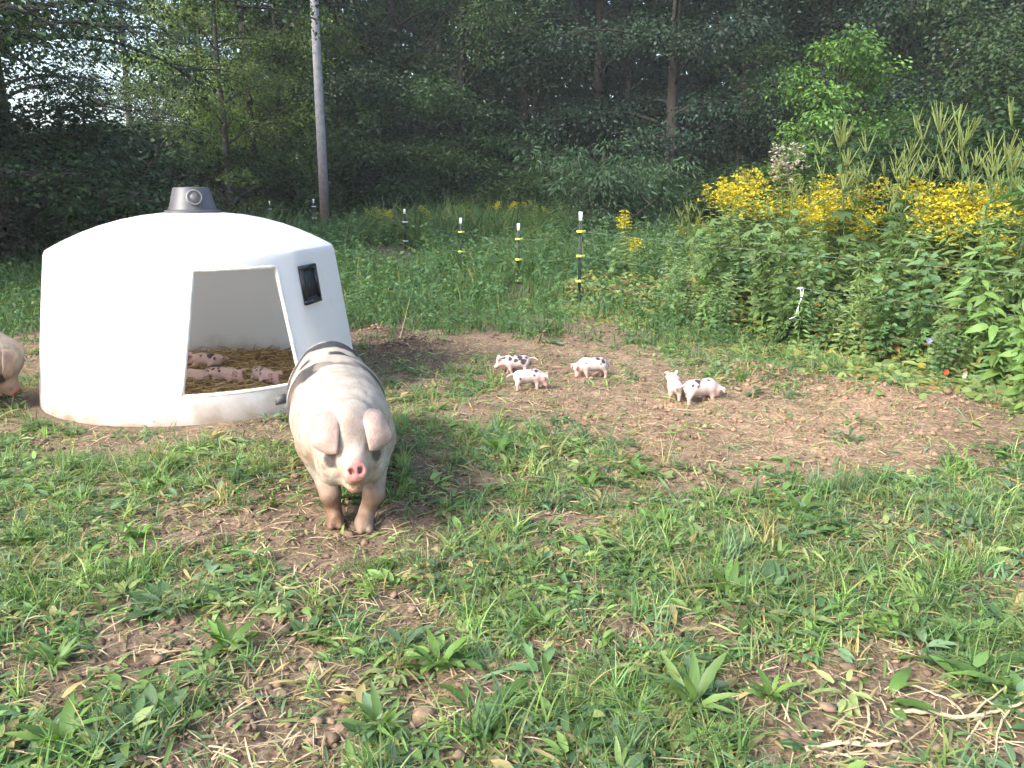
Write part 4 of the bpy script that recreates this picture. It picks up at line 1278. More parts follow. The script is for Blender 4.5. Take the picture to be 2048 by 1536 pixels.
# ragweed
rw_ = []
for i in range(17):
    s = rng.uniform(2.4, FL + .4); d = rng.uniform(.9, 3.4)
    x, y = bank(s, d)
    rw_ += [place(RW[i % 3], 'ragweed', x, y, rng.uniform(.85, 1.12) * (1.0 if s > 3.5 else .8), 'tall ragweed with upright green flower spikes in the weed bank', 'weed', 'ragweed in the weed bank')]
number(rw_, 'spiky ragweed, %s from the left inside the weed bank')
for px, D, hy, lab in [(1815, 9.6, 205, 'tallest ragweed cluster with many spikes above the yellow flowers'), (2012, 7.6, 150, 'tall ragweed with forked spikes at the right picture edge'),
                   (1780, 9.8, 290, 'ragweed leaning left over the yellow flowers'), (1920, 9.0, 290, 'ragweed with pale spikes right of the tallest cluster'), (1990, 8.4, 270, 'ragweed with dense spikes beside the right picture edge'), (1385, 11.6, 395, 'lone slender ragweed at the left end of the weed bank')]:
    x = wx(px, D); z = at_y(px, hy, D).z
    place(RW[rng.integers(3)], 'ragweed', x, D, (z) / 2.22, lab, 'weed', None, None, .03)
# goldenrod
gr_ = []
for i in range(38):                                         # flower heads at about a man's height along the bank
    px = [1400 + 620 * (i + rng.random()) / 38, rng.uniform(1690, 1940), rng.uniform(1560, 1680)][0 if i % 4 < 2 else i % 4 - 1]
    Df = 12.2 - (px - 1160) * .0057                          # where the fence line crosses this direction
    D = Df + rng.uniform(.25, 1.6)
    top = rng.uniform(340, 405) if i % 3 else rng.uniform(395, 460)
    gr_.append(place(GR[i % 4] if i % 9 else GRO[0], 'goldenrod', wx(px, D), D, at_y(px, top, D).z / 1.47, 'goldenrod', 'goldenrod', 'goldenrod in the weed bank'))
number(gr_, 'yellow goldenrod with arching plumes, %s from the left inside the weed bank')
for px, D, hy, lab, pt in [(1440, 11.0, 352, 'goldenrod with wide yellow heads at the left end of the bank', GR[0]), (1415, 11.4, 366, 'goldenrod with flat yellow plumes left of the olive one', GR[1]), (1480, 10.9, 372, 'goldenrod with yellow plumes in front of the olive one', GR[2]),
                           (1255, 13.6, 412, 'small goldenrod standing alone right of the tall fence post', GR[3]), (1265, 13.0, 470, 'low goldenrod below the lone one by the fence post', GR[2]),
                           (1505, 11.8, 298, 'olive goldenrod going to seed above the yellow flowers', GRO[0]), (1665, 10.6, 318, 'small olive goldenrod past bloom in the middle of the bank', GRO[0]), (1565, 11.2, 282, 'grey-pink joe-pye weed rising above the goldenrod', JOE[0])]:
    z = at_y(px, hy, D).z
    place(pt, 'goldenrod' if 'joe' not in lab else 'joe_pye_weed', wx(px, D), D, z / (1.5 if pt in GR else 1.7 if pt in GRO else 1.8), lab, 'goldenrod' if 'joe' not in lab else 'weed', None, None, .03)
fm_ = []; GRF = goldenrod(47, 1.5, 1, (.30, .30, .05))
for i in range(18):
    px = rng.uniform(690, 1380); D = rng.uniform(22, 28)
    fm_.append(place(GRF if i % 4 else GR[0], 'goldenrod', wx(px, D), D, rng.uniform(.65, .9), 'goldenrod', 'goldenrod', 'goldenrod in the far meadow'))
number(fm_, 'small goldenrod in the meadow before the wood, %s from the left')
# leafy weeds filling the bank
for i in range(230):
    s = rng.uniform(.0, FL + .5); d = rng.uniform(-.15, 2.6) if i % 3 else rng.uniform(-.35, .4)
    x, y = bank(s, d)
    ramp = min(1, max(.42, (float(proj(x, y)[0]) - 1240) / 200))
    place(LW[i % 4], 'leafy_weed', x, y, ramp * rng.uniform(.7, 1.3) * ((1. + .35 * min(1, max(0, (s - 2.5) / 4)) * (d > .7)) if d > .2 else .6), ['narrow-leaved green weed crowded into the weed bank', 'round-leaved green weed crowded into the weed bank', 'tall pale willow-leaved weed crowded into the weed bank', 'lobed-leaved green weed crowded into the weed bank'][i % 4], 'weed', 'leafy weeds in the weed bank', None, .12)
for px, D, hy, lab in [(2000, 6.9, 470, 'broad-leaved bright weed at the right picture edge'), (2040, 6.4, 560, 'broad bright leaves low at the right picture edge'), (1975, 7.3, 580, 'broad-leaved weed left of the bright edge weed'), (2025, 7.6, 400, 'tall broad-leaved weed behind the bright edge weed'), (2055, 6.0, 640, 'nearest broad-leaved weed cut by the right picture edge'), (1925, 7.9, 520, 'broad-leaved weed deeper in the bank near the right edge')]:
    place(BIG, 'broadleaf_weed', wx(px, D), D, at_y(px, hy, D).z / 1.6, lab, 'weed')
mw_ = []
for i in range(46):
    px = rng.uniform(690, 1370); D = rng.uniform(10.5, 27); x = wx(px, D)
    if min(abs(px - q_) for q_ in (1160, 1037, 922, 810)) < 42: D = max(D, 22.5); x = wx(px, D)
    mw_.append(place(LW[i % 4], 'leafy_weed', x, D, rng.uniform(.3, .5) + .022 * D, 'leafy weed', 'weed', 'leafy weeds in the meadow', None, .15))
number(mw_, 'leafy weed in the meadow round the fence posts, %s from the left')
# low leaves at the foot of the bank, brown and yellowing leaves among them
def bank_litter():
    b = MB()
    n = 17000
    s = rng.uniform(-1.0, FL + .8, n); d = rng.normal(.15, .55, n)
    P2 = FA[None] + FD[None] * s[:, None] + FN[None] * d[:, None]
    pl_ = proj(P2[:, 0], P2[:, 1])[0] < 1370
    hgt = np.clip(.25 + d * .9, .04, .95) * np.where(pl_, .45, 1)
    z = terrain(P2[:, 0], P2[:, 1]) + rng.uniform(0, 1, n) ** 1.4 * hgt
    P = np.stack([P2[:, 0], P2[:, 1], z], 1)
    mix = rng.random(n); C = np.array([.13, .185, .055]) * rng.uniform(.6, 1.4, (n, 1))
    ye = (mix < .16); C[ye] = np.array([.20, .17, .03]) * rng.uniform(.6, 1.3, (ye.sum(), 1))
    br_ = (mix > .90) & (z < .5); C[br_] = np.array([.20, .11, .05]) * rng.uniform(.5, 1.3, (br_.sum(), 1))
    a = rng.random(n) < .6
    for T, m, sz in ((ROUND, a, .075), (LANCE, ~a, .12)):
        k = m.sum()
        b.add(*scatter(T, P[m], rdir(k, -.5, .4), unit(rdir(k) * .6 + (-.45, -.45, .8)), rng.uniform(.6, 1.4, k) * sz), rep(C[m], len(T[0])))
    return b.mesh('bank_leaves', M_LEAF)
tag(obj('bank_leaves', bank_litter()), 'mass of low leaves at the foot of the weed bank', 'ground cover', kind='stuff')
# small flowers in the bank
def flower(px, py, D, colr, label, rad=.035):
    p_ = at_y(px, py, D)
    g = tz(p_.x, D)
    root = empty('flower', (p_.x, D, g))
    z = p_.z - g
    b = MB()
    for k in range(6):
        a = k * math.pi / 3
        b.add(*scatter(ROUND, np.array([[0, -.03, z]]), np.array([[math.cos(a), -.5, math.sin(a)]]), np.array([[0, -1., .3]]), rad), np.array(colr) * (1 - .1 * (k % 2)))
    obj('petals', b.mesh('petals', M_FLOWER), root)
    b = MB(); b.add(*tube([(0.02, 0, 0), (.01, -.01, z * .5), (0, -.02, z)], .003, 4), (.1, .15, .04))
    obj('stem', b.mesh('flower_stem', M_LEAF), root)
    tag(root, label, 'flower')
flower(1888, 743, 7.2, (.62, .10, .05), 'single red-orange flower low at the foot of the weed bank', .035)
flower(1855, 680, 7.4, (.28, .30, .55), 'pale blue flower above the red-orange one in the bank', .035)
flower(1925, 750, 7.1, (.6, .58, .5), 'small cream flower right of the red-orange one', .03)
flower(1905, 700, 7.3, (.6, .62, .55), 'small white flower near the pale blue one', .025)

# ================================================================ GRASS AND GROUND COVER
def blades(x, y, h, w, lean, C, seg=3, z=None):
    n = len(x)
    a = rng.uniform(0, 2 * math.pi, n)
    z = terrain(x, y) - .004 if z is None else z
    base = np.stack([x, y, z], 1)
    d = np.stack([np.cos(a), np.sin(a), np.zeros(n)], 1)
    fa = a + rng.normal(0, .9, n) + math.pi / 2
    sd = np.stack([np.cos(fa), np.sin(fa), np.zeros(n)], 1)
    V = []
    ts = np.linspace(0, 1, seg + 1)
    for t in ts:
        o_ = d * (lean * h * t ** 1.7)[:, None] + np.array([0, 0, 1.]) * (h * t * (1 - .45 * np.minimum(lean, 1.4) * t))[:, None]
        ww = w * (1 - .92 * t ** 1.6) * (.75 + .5 * t * (1 - t))
        V += [base + o_ - sd * ww[:, None], base + o_ + sd * ww[:, None]]
    k = 2 * (seg + 1)
    V = np.stack(V, 1).reshape(-1, 3)
    F = np.array([[2 * i, 2 * i + 1, 2 * i + 3, 2 * i + 2] for i in range(seg)])
    F = (F[None] + (np.arange(n) * k)[:, None, None]).reshape(-1, 4)
    return V, F, rep(C, k)
def hutmask(x, y, r=1.36):
    return (x - HUT_C[0]) ** 2 + (y - HUT_C[1]) ** 2 > r * r
def sample(n, y0, y1, power=1.6, margin=1.18):
    """points over the visible ground, denser near the camera"""
    u = rng.random(n)
    y = (y0 ** (1 / power) + u * (y1 ** (1 / power) - y0 ** (1 / power))) ** power
    x = rng.uniform(-1, 1, n) * (y * .66 + 1.5)
    return x, y
GREENS = np.array([[.095, .17, .05], [.14, .225, .06], [.075, .14, .055], [.20, .25, .095], [.105, .17, .09]])
def greens(n, k=1.0, dry=.12):
    C = GREENS[rng.integers(0, len(GREENS), n)] * rng.uniform(.7, 1.45, (n, 1)) * k
    m = rng.random(n) < dry
    C[m] = np.array([.30, .25, .11]) * rng.uniform(.6, 1.25, (m.sum(), 1))
    return C
def near_grass():
    b = MB()
    # tufts
    tx, ty = sample(8812, 1.7, 9.4, 1.7)
    dn = density(tx, ty)
    keep = (rng.random(len(tx)) < dn ** 1.4) & hutmask(tx, ty, 1.42)
    tx, ty, dn = tx[keep], ty[keep], dn[keep]
    nb = rng.integers(6, 24, len(tx))
    ci = np.repeat(np.arange(len(tx)), nb); n = len(ci)
    rad = rng.uniform(.012, .06, len(tx))[ci]
    x, y = tx[ci] + rng.normal(0, 1, n) * rad, ty[ci] + rng.normal(0, 1, n) * rad
    hh = (rng.uniform(.035, .12, len(tx)) * (.6 + .7 * dn))[ci] * rng.uniform(.5, 1.25, n)
    big = rng.random(len(tx)) < .05
    hh = hh * np.where(big, 1.6, 1)[ci]
    ww = (rng.uniform(.0016, .0042, len(tx)))[ci]
    C = greens(n, 1.05, .13) * rng.uniform(.75, 1.25, (len(tx), 1))[ci]
    b.add(*blades(x, y, hh, ww, rng.uniform(.2, 1.5, n), C, 3))
    # stray tufts on the bare patch
    tx, ty = sample(1500, 4.3, 9.2, 1.3)
    keep = (density(tx, ty) < .3) & (fbm(tx * 2.5, ty * 2.5, 77, 2) > .5) & hutmask(tx, ty, 1.5); tx, ty = tx[keep], ty[keep]
    nb = rng.integers(5, 16, len(tx)); ci = np.repeat(np.arange(len(tx)), nb); n = len(ci)
    b.add(*blades(tx[ci] + rng.normal(0, .03, n), ty[ci] + rng.normal(0, .03, n), rng.uniform(.02, .075, n), rng.uniform(.002, .0045, n), rng.uniform(.4, 1.6, n), greens(n, .95, .35), 3))
    # coarse broad-bladed tufts
    tx, ty = sample(2584, 1.7, 8.8, 1.7)
    dn = density(tx, ty); keep = (rng.random(len(tx)) < dn) & hutmask(tx, ty, 1.5)
    tx, ty = tx[keep], ty[keep]
    nb = rng.integers(7, 20, len(tx)); ci = np.repeat(np.arange(len(tx)), nb); n = len(ci)
    x, y = tx[ci] + rng.normal(0, .022, n), ty[ci] + rng.normal(0, .022, n)
    hh = rng.uniform(.08, .21, len(tx))[ci] * rng.uniform(.5, 1.2, n)
    C = greens(len(tx), 1.15, .06)[ci] * rng.uniform(.8, 1.2, (n, 1))
    b.add(*blades(x, y, hh, rng.uniform(.003, .0062, len(tx))[ci], rng.uniform(.15, 1.3, n), C, 4))
    return b.mesh('grass', M_GRASS)
tag(obj('grass', near_grass()), 'patchy green grass tufts growing over the paddock soil', 'grass', kind='stuff')
def cover():
    """small broad leaves and flattened blades lying among the tufts"""
    b = MB()
    # rosettes: leaves radiating from one crown
    cx_, cy_ = sample(11016, 1.7, 9.6, 1.7)
    dn = density(cx_, cy_); k = (rng.random(len(cx_)) < dn * .95) & hutmask(cx_, cy_, 1.42)
    cx_, cy_ = cx_[k], cy_[k]; m = len(cx_)
    nl = rng.integers(4, 13, m); ci = np.repeat(np.arange(m), nl); n = len(ci)
    az = rng.uniform(0, 6.28, n); el = rng.uniform(.05, .8, n)
    L = np.minimum(rng.gamma(2.6, .0145, m) + .016, .072)[ci] * rng.uniform(.6, 1.2, n)
    fw = np.stack([np.cos(az), np.sin(az), el], 1)
    P = np.stack([cx_[ci], cy_[ci], terrain(cx_, cy_)[ci] + .004], 1) + fw * (L * rng.uniform(.1, .8, n))[:, None]
    C = greens(m, 1.0, .04)[ci] * rng.uniform(.75, 1.25, (n, 1))
    kind = rng.integers(0, 3, m)[ci]
    for q_, T, wd in ((0, ROUND, .72), (1, LANCE, 1.35), (2, DOCK, 1.5)):
        mm = kind == q_
        b.add(*scatter(T, P[mm], fw[mm], unit(np.stack([-np.cos(az) * .4, -np.sin(az) * .4, np.ones(n)], 1) + rng.normal(0, .25, (n, 3)))[mm], L[mm] * 1.15, L[mm] * wd), rep(C[mm], len(T[0])))
    # fine small leaves
    x, y = sample(32640, 1.7, 9.6, 1.7)
    dn = density(x, y); k = (rng.random(len(x)) < (dn * .9)) & hutmask(x, y, 1.4)
    x, y, dn = x[k], y[k], dn[k]; n = len(x)
    P = np.stack([x, y, terrain(x, y) + rng.uniform(.004, .03, n)], 1)
    b.add(*scatter(LEAF4, P, rdir(n, -.25, .5), unit(rdir(n) * .6 + (0, -.1, 1.)), rng.uniform(.012, .03, n)), rep(greens(n, .9, .1), 4))
    # trampled straps
    x, y = sample(62560, 1.7, 9.0, 1.6)
    dn = density(x, y); k = (rng.random(len(x)) < (.25 + .6 * dn) * .8) & hutmask(x, y, 1.42)
    x, y = x[k], y[k]; n = len(x)
    P = np.stack([x, y, terrain(x, y) + rng.uniform(.003, .03, n)], 1)
    C = greens(n, 1.15, .36)
    b.add(*scatter(STRAP, P, rdir(n, -.12, .28), unit(rdir(n) * .5 + (0, 0, 1.)), rng.uniform(.05, .2, n), rng.uniform(.04, .15, n)), rep(C, len(STRAP[0])))
    return b.mesh('ground_leaves', M_GRASS)
tag(obj('ground_leaves', cover()), 'small broad leaves and trampled blades covering the soil', 'ground cover', kind='stuff')
def litter():
    b = MB()
    x, y = sample(36720, 1.7, 9.5, 1.7)
    px, py = proj(x, y)
    boost = np.exp(-((px - 1500) / 420) ** 2 - ((py - 830) / 70) ** 2)
    k = (rng.random(len(x)) < .55 + .45 * boost) & hutmask(x, y, 1.4)
    x, y = x[k], y[k]; n = len(x)
    T = (np.array([[-.5, 0, 0], [.5, 0, 0], [.6, .35, .05], [-.4, .35, .05], [.5, .7, .03], [-.5, .7, .03], [.3, 1, 0], [-.2, 1, 0]]), [np.array([[0, 1, 2, 3], [3, 2, 4, 5], [5, 4, 6, 7]])])
    P = np.stack([x, y, terrain(x, y) + rng.uniform(.001, .014, n)], 1)
    C = np.array([.40, .31, .18]) * rng.uniform(.45, 1.3, (n, 1)) * np.array([1, 1, 1])
    b.add(*scatter(T, P, rdir(n, -.06, .14), unit(rdir(n) * .35 + (0, 0, 1.)), rng.uniform(.03, .13, n), rng.uniform(.0025, .006, n)), rep(C, 8))
    return b.mesh('dry_litter', M_DRY)
tag(obj('dry_litter', litter()), 'scattered dry stalks and straw bits on the soil', 'litter', kind='stuff')
def clods():
    b = MB()
    ico = np.array([[0, 0, 1], [.89, 0, .45], [.28, .85, .45], [-.72, .53, .45], [-.72, -.53, .45], [.28, -.85, .45], [.72, .53, -.45], [-.28, .85, -.45], [-.89, 0, -.45], [-.28, -.85, -.45], [.72, -.53, -.45], [0, 0, -1]])
    fc = np.array([[0, 1, 2], [0, 2, 3], [0, 3, 4], [0, 4, 5], [0, 5, 1], [1, 6, 2], [2, 7, 3], [3, 8, 4], [4, 9, 5], [5, 10, 1], [6, 7, 2], [7, 8, 3], [8, 9, 4], [9, 10, 5], [10, 6, 1], [11, 7, 6], [11, 8, 7], [11, 9, 8], [11, 10, 9], [11, 6, 10]])
    x, y = sample(23120, 1.7, 10, 2.2)
    dn = density(x, y); keep = (rng.random(len(x)) < (1 - dn) ** 1.3) & hutmask(x, y, 1.4)
    x, y = x[keep], y[keep]
    for mx, my, h, r in MOUNDS[:8]:
        x = np.concatenate([x, mx + rng.normal(0, r * .75, 420)]); y = np.concatenate([y, my + rng.normal(0, r * .75, 420)])
    k = hutmask(x, y, 1.42); x, y = x[k], y[k]; n = len(x)
    s = rng.gamma(1.6, .0042, n) + .002
    jit = rng.uniform(.45, 1.35, (n, 12, 1))
    V = ico[None] * jit * s[:, None, None] * np.array([1.1, 1, .7]) + np.stack([x, y, terrain(x, y) + s * .25], 1)[:, None]
    px, py = proj(x, y); red = np.exp(-((px - 1500) / 600) ** 2 - ((py - 860) / 120) ** 2)
    C = (np.array([.20, .135, .09]) + red[:, None] * np.array([.10, .05, .025])) * rng.uniform(.55, 1.25, (n, 1))
    b.add(V.reshape(-1, 3), (fc[None] + (np.arange(n) * 12)[:, None, None]).reshape(-1, 3), rep(C, 12))
    return b.mesh('soil_clods', M_CLOD)
tag(obj('soil_clods', clods()), 'crumbly clods of brown earth on the bare patches', 'soil', kind='stuff')
def meadow():
    b = MB()
    n = 150000
    y = rng.uniform(8.6 ** .7, 32 ** .7, n) ** (1 / .7); x = rng.uniform(-1, 1, n) * (y * .72 + .5)
    dn = density(x, y)
    k = (rng.random(n) < dn) & hutmask(x, y, 1.5)
    side = (x - FA[0]) * FN[0] + (y - FA[1]) * FN[1]
    k &= (side < .6) | (y > 13)
    lft = (x < -5.5) & (y > 14.5) & (x < -5.5 - (y - 14.5) * .05)
    k &= ~(lft & (rng.random(n) < .85))
    px, py = proj(x, y)
    k &= ~((((px - 775) / 85) ** 2 + ((py - 528) / 34) ** 2 < 1) & (rng.random(len(x)) < .93))
    for (pp, _a) in fp[:4]:
        k &= ~((np.abs(px - _a[0]) < 30) & (y < pp[1] + .3) & (y > pp[1] - 3.5) & (rng.random(n) < .75))
    for mx, my, h, r in MOUNDS[8:]:
        k &= ~(((x - mx) ** 2 + (y - my) ** 2 < (r * 1.1) ** 2) & (rng.random(n) < .85))
    x, y = x[k], y[k]; n = len(x)
    tall = np.clip((y - 8.8) / 8, 0, 1) * np.clip(.25 + 1.5 * fbm(x * .45, y * .45, 92), 0, 1.2)
    h = (.06 + .16 * rng.random(n)) * (1 - tall) + tall * rng.uniform(.25, .8, n) * (.5 + fbm(x * .5, y * .5, 91)) * (1 + .75 * np.clip((y - 19) / 5, 0, 1))
    C = np.array([.062, .122, .040]) * (.6 + .8 * fbm(x * .8, y * .8, 93))[:, None] * rng.uniform(.7, 1.35, (n, 1))
    yl = rng.random(n) < .06 + .12 * tall * (fbm(x * .4, y * .4, 95) > .5)
    C[yl] = np.array([.20, .19, .035]) * rng.uniform(.7, 1.2, (yl.sum(), 1))
    b.add(*blades(x, y, h, .003 + .0075 * (h / .5) + .0002 * y, rng.uniform(.2, 1.1, n), C, 2))
    # leaves
    m = 120000
    y = rng.uniform(8.6 ** .7, 32 ** .7, m) ** (1 / .7); x = rng.uniform(-1, 1, m) * (y * .72 + .5)
    dn = density(x, y); k = (rng.random(m) < dn) & hutmask(x, y, 1.5)
    side = (x - FA[0]) * FN[0] + (y - FA[1]) * FN[1]; k &= (side < .7) | (y > 13)
    k &= ~((x < -5.5) & (y > 14.5) & (rng.random(m) < .75))
    for mx, my, hh, r in MOUNDS[8:]:
        k &= ~(((x - mx) ** 2 + (y - my) ** 2 < (r * 1.1) ** 2) & (rng.random(m) < .85))
    px, py = proj(x, y)
    k &= ~((((px - 775) / 85) ** 2 + ((py - 528) / 34) ** 2 < 1) & (rng.random(len(x)) < .93))
    for (pp, _a) in fp[:4]:
        k &= ~((np.abs(px - _a[0]) < 30) & (y < pp[1] + .3) & (y > pp[1] - 3.5) & (rng.random(m) < .75))
    x, y = x[k], y[k]; m = len(x); tall = np.clip((y - 8.8) / 8, 0, 1) * np.clip(.25 + 1.5 * fbm(x * .45, y * .45, 92), 0, 1.2)
    z = terrain(x, y) + rng.random(m) * (.15 + .75 * tall * (.35 + fbm(x * .6, y * .6, 97)))
    C = np.array([.058, .116, .043]) * (.5 + 1.0 * fbm(x * .9, y * .9, 99))[:, None] * rng.uniform(.65, 1.4, (m, 1))
    b.add(*scatter(LEAF4, np.stack([x, y, z], 1), rdir(m, -.5, .6), unit(rdir(m) * .6 + (0, -.2, 1)), rng.uniform(.03, .07, m) * (1 + .9 * tall)), rep(C, 4))
    return b.mesh('meadow', M_GRASS)
tag(obj('meadow', meadow()), 'lush green meadow growth between the soil patch and the wood', 'meadow', kind='stuff')

# ---------------------------------------------------------------- dock plants and sprouts one can pick out
def dock(seed, n, L, colr, up=.9, T0=DOCK, wid=1.0):
    r = np.random.default_rng(seed); lvs, st = [], MB()
    n = int(n * 1.5)
    for k in range(n):
        lv = MB(); lvs.append(lv)
        a = k * 2.4 + r.uniform(-.4, .4); el = up * r.uniform(.3, 1.5)
        d = np.array([math.cos(a), math.sin(a), el]); d /= np.linalg.norm(d)
        pet = L * r.uniform(.2, .4); e = d * pet
        st.add(*tube([(0, 0, -.01), e * .6, e], [.0035, .003, .002], 5), np.array([.30, .34, .14]))
        ll = L * r.uniform(.4, 1.12)
        T = long_leaf(9, r.uniform(.10, .15), r.uniform(.2, 1.0), .03, r.uniform(.008, .025)) if T0 is DOCK else T0
        lv.add(*scatter(T, e[None], (d + np.array([0, 0, .15]))[None], np.array([[-d[0] * .6, -d[1] * .6, 1.]]) + r.normal(0, .25, (1, 3)), np.array([ll]), np.array([ll * wid])), np.array(colr) * r.uniform(.7, 1.25))
    return [('stalks', st.mesh('dock_stalks', M_LEAF)), *[('leaf', lv.mesh('dock_leaf', M_LEAF, True)) for lv in lvs]]
DK = [dock(71, 7, .15, (.105, .19, .045)), dock(72, 9, .13, (.10, .185, .04), 1.6), dock(73, 6, .17, (.10, .18, .04), .6), dock(74, 8, .11, (.125, .205, .06), 2.2, DOCK, .8), dock(75, 10, .11, (.085, .15, .06), .5, ROUND, .7)]
SPEC = [(940, 1425, 2, 1.15, 'dock plant with one long pale leaf lying left, bottom centre'), (1385, 1420, 3, 1.55, 'upright dock clump with bright leaves right of bottom centre'),
        (1540, 1400, 1, .8, 'thin sprouting dock right of the upright clump'), (1540, 1185, 4, 1.5, 'grey-green spreading weed in the middle of the right foreground'),
        (1460, 1190, 1, 1.15, 'curled bright leaf clump left of the grey-green weed'), (2010, 1390, 0, 1.7, 'dense bright leafy plant at the lower right edge'),
        (1950, 1330, 2, 1.2, 'broad pale dock leaf pointing left near the right edge'), (1770, 1395, 2, .95, 'toothed dock leaf lying on the bare soil at lower right'),
        (330, 1215, 4, 1.2, 'dark clump of round leaves in the left foreground'), (620, 1260, 4, 1.1, 'round-leaved rosette below the sow'),
        (240, 1090, 0, 1.0, 'leafy clump in the left middle ground'), (1100, 1410, 2, 1.0, 'dock with one arched leaf beside the long pale leaf'),
        (880, 1330, 1, 1.1, 'upright pointed leaves above the long pale leaf'), (460, 1300, 1, 1.0, 'pair of upright toothed leaves in the left foreground'),
        (110, 1330, 3, 1.0, 'narrow upright sprout at the lower left'), (130, 1480, 1, 1.1, 'tall reddish-stemmed sprout in the lower left corner'),
        (1000, 920, 1, 1.1, 'dark clump in the lush grass right of the sow'), (1180, 985, 1, .9, 'small sprout on the soil right of the lush grass'),
        (560, 1010, 2, .9, 'pale-leaved clump beside the sow\'s forefoot'), (2030, 935, 0, 1.3, 'green clump at the right edge of the soil patch'),
        (1705, 850, 0, .9, 'lone dark weed standing on the soil below the weed bank'), (300, 1440, 4, 1.2, 'flat round-leaved plant at the bottom left'),
        (760, 1460, 3, 1.1, 'sprouting clump at the bottom left of centre'), (1600, 1040, 1, 1.1, 'upright bright grassy clump in the right middle ground')]
for px, py, k, sc, lab in SPEC:
    x, y = gp(px, py)
    place(DK[k], 'dock_plant', x, y, sc, lab, 'weed', None, None, .06)
cnt = 0
while cnt < 100:
    x, y = sample(1, 1.9, 6.2, 1.5); x, y = float(x[0]), float(y[0])
    if density(np.array([x]), np.array([y]))[0] < .3 or not hutmask(x, y, 1.5): continue
    place(DK[cnt % 5], 'dock_plant', x, y, rng.uniform(.45, .85), ['small spreading dock sprout among the foreground grass', 'small upright dock sprout among the foreground grass', 'small flat dock sprout among the foreground grass', 'small narrow erect sprout among the foreground grass', 'small round-leaved sprout among the foreground grass'][cnt % 5], 'weed', 'dock sprouts in the grass', None, .1)
    cnt += 1
# dead roots and stalks lying on the soil
def dead(name, px_pts, rad, label, extra=(), cat='dead stalk'):
    b = MB()
    def line(pp, r0):
        pts = []
        for k, (px, py, h) in enumerate(pp):
            x, y = gp(px, py); pts.append(np.array([x, y, tz(x, y) + h + r0]))
        P = np.array(pts); t = np.linspace(0, len(P) - 1, len(P) * 4)
        Q = np.stack([np.interp(t, np.arange(len(P)), P[:, m]) for m in range(3)], 1)
        Q[1:-1] = (Q[:-2] + Q[1:-1] * 2 + Q[2:]) / 4
        Q += rng.normal(0, .0018, Q.shape)
        b.add(*tube(Q, np.linspace(r0, r0 * .45, len(Q)), 6), np.array([.46, .37, .23]) * rng.uniform(.8, 1.1))
    line(px_pts, rad)
    for e in extra: line(e, rad * .5)
    tag(obj(name, b.mesh(name, M_DRY, True)), label, cat)
dead('dead_branch', [(1782, 1427, .0), (1850, 1434, .008), (1930, 1442, .006), (1990, 1430, .01), (2060, 1420, .02)], .009, 'branched pale dead stalk at the lower right corner',
     [[(1800, 1350, .0), (1850, 1390, .01), (1900, 1415, .01), (1935, 1440, .005)], [(1862, 1436, .0), (1880, 1470, .004), (1912, 1505, .0)], [(1935, 1440, .01), (2000, 1400, .03), (2040, 1360, .02)],
      [(1950, 1438, .01), (1980, 1480, .01), (2050, 1500, .0)], [(1970, 1435, .01), (1940, 1470, .01), (1925, 1500, .0)], [(2020, 1425, .02), (1995, 1470, .02), (1990, 1520, 0)]])
dead('dead_stalk', [(1760, 1300, .0), (1775, 1325, .01), (1790, 1350, .0)], .005, 'short curved pale stalk above the branched one')
dead('dead_stalk', [(1610, 1510, .0), (1680, 1500, .008), (1760, 1505, .004), (1800, 1490, .0)], .009, 'bundle of flat pale stalks at the bottom right', [[(1630, 1522, 0), (1700, 1515, .004), (1770, 1490, .0)], [(1660, 1495, 0), (1720, 1485, .004), (1780, 1500, 0)], [(1600, 1500, 0), (1680, 1520, .004), (1790, 1512, 0)]])
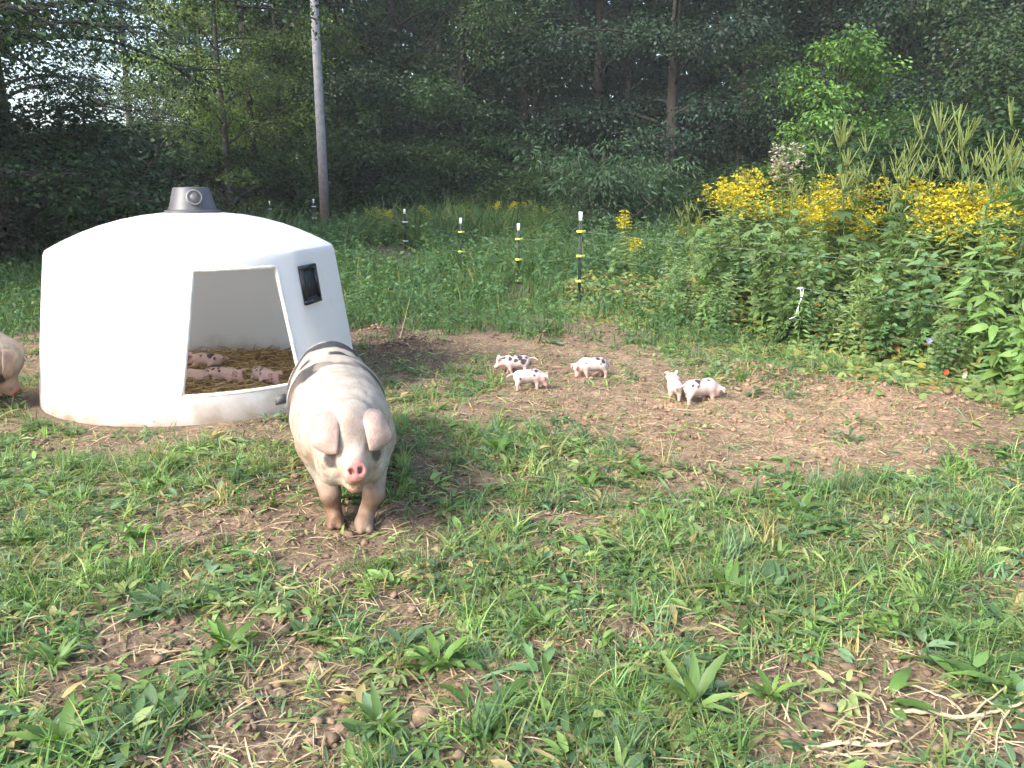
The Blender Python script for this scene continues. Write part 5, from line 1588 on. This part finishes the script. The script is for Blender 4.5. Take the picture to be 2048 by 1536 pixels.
dead('dead_stalk', [(1732, 1420, .0), (1738, 1450, .012), (1722, 1490, .0)], .006, 'single crooked stalk left of the branched dead one')
dead('dead_stalk', [(815, 1420, .0), (830, 1460, .01), (845, 1536, .0)], .008, 'grey stick lying at the bottom left of centre')
dead('dead_stalk', [(880, 1440, .0), (905, 1428, .01), (930, 1415, .015)], .007, 'short pale stub beside the long dock leaf')
dead('dead_stalk', [(510, 1075, .0), (530, 1095, .008), (545, 1118, .0)], .006, 'short thick stub left of the sow\'s feet')
dead('dead_stalk', [(395, 1122, .0), (430, 1125, .006), (470, 1132, .0)], .005, 'flat pale stalk in the left middle ground')
dead('dead_stalk', [(1490, 950, .0), (1520, 956, .006), (1550, 962, .0)], .006, 'pale stick at the lower edge of the soil patch')
dead('dead_stalk', [(1330, 820, .0), (1370, 827, .004), (1420, 829, .0)], .005, 'pale stick lying just below the right-hand piglets')
dead('dead_stalk', [(800, 690, .0), (812, 665, .16), (822, 640, .3)], .005, 'thin pale stalk standing at the hut\'s shaded side')
dead('dead_stalk', [(10, 1265, .0), (60, 1240, .02), (150, 1225, .01)], .006, 'bent pale stalk in the left foreground')
dead('dead_stalk', [(540, 1175, .0), (590, 1180, .015), (640, 1165, .02), (655, 1140, .01)], .006, 'curved pale stalk below the sow')
# ================================================================ HAZE : thin damp air between the paddock and the wood
hv, hf = box(0, 130, 18, 470, 400, 40)
hm = bpy.data.materials.new('haze'); hm.use_nodes = True
for nd_ in list(hm.node_tree.nodes):
    if nd_.type == 'BSDF_PRINCIPLED': hm.node_tree.nodes.remove(nd_)
vol = hm.node_tree.nodes.new('ShaderNodeVolumePrincipled')
vol.inputs['Color'].default_value = (.90, .94, .96, 1); vol.inputs['Density'].default_value = .0009; vol.inputs['Anisotropy'].default_value = .2
hm.node_tree.links.new(vol.outputs[0], hm.node_tree.nodes['Material Output'].inputs['Volume'])
tag(obj('haze', mesh_np('haze', hv, hf, None, False, [hm])), 'thin pale haze in the air before the wood', 'haze', kind='stuff')
scene.render.film_transparent = False
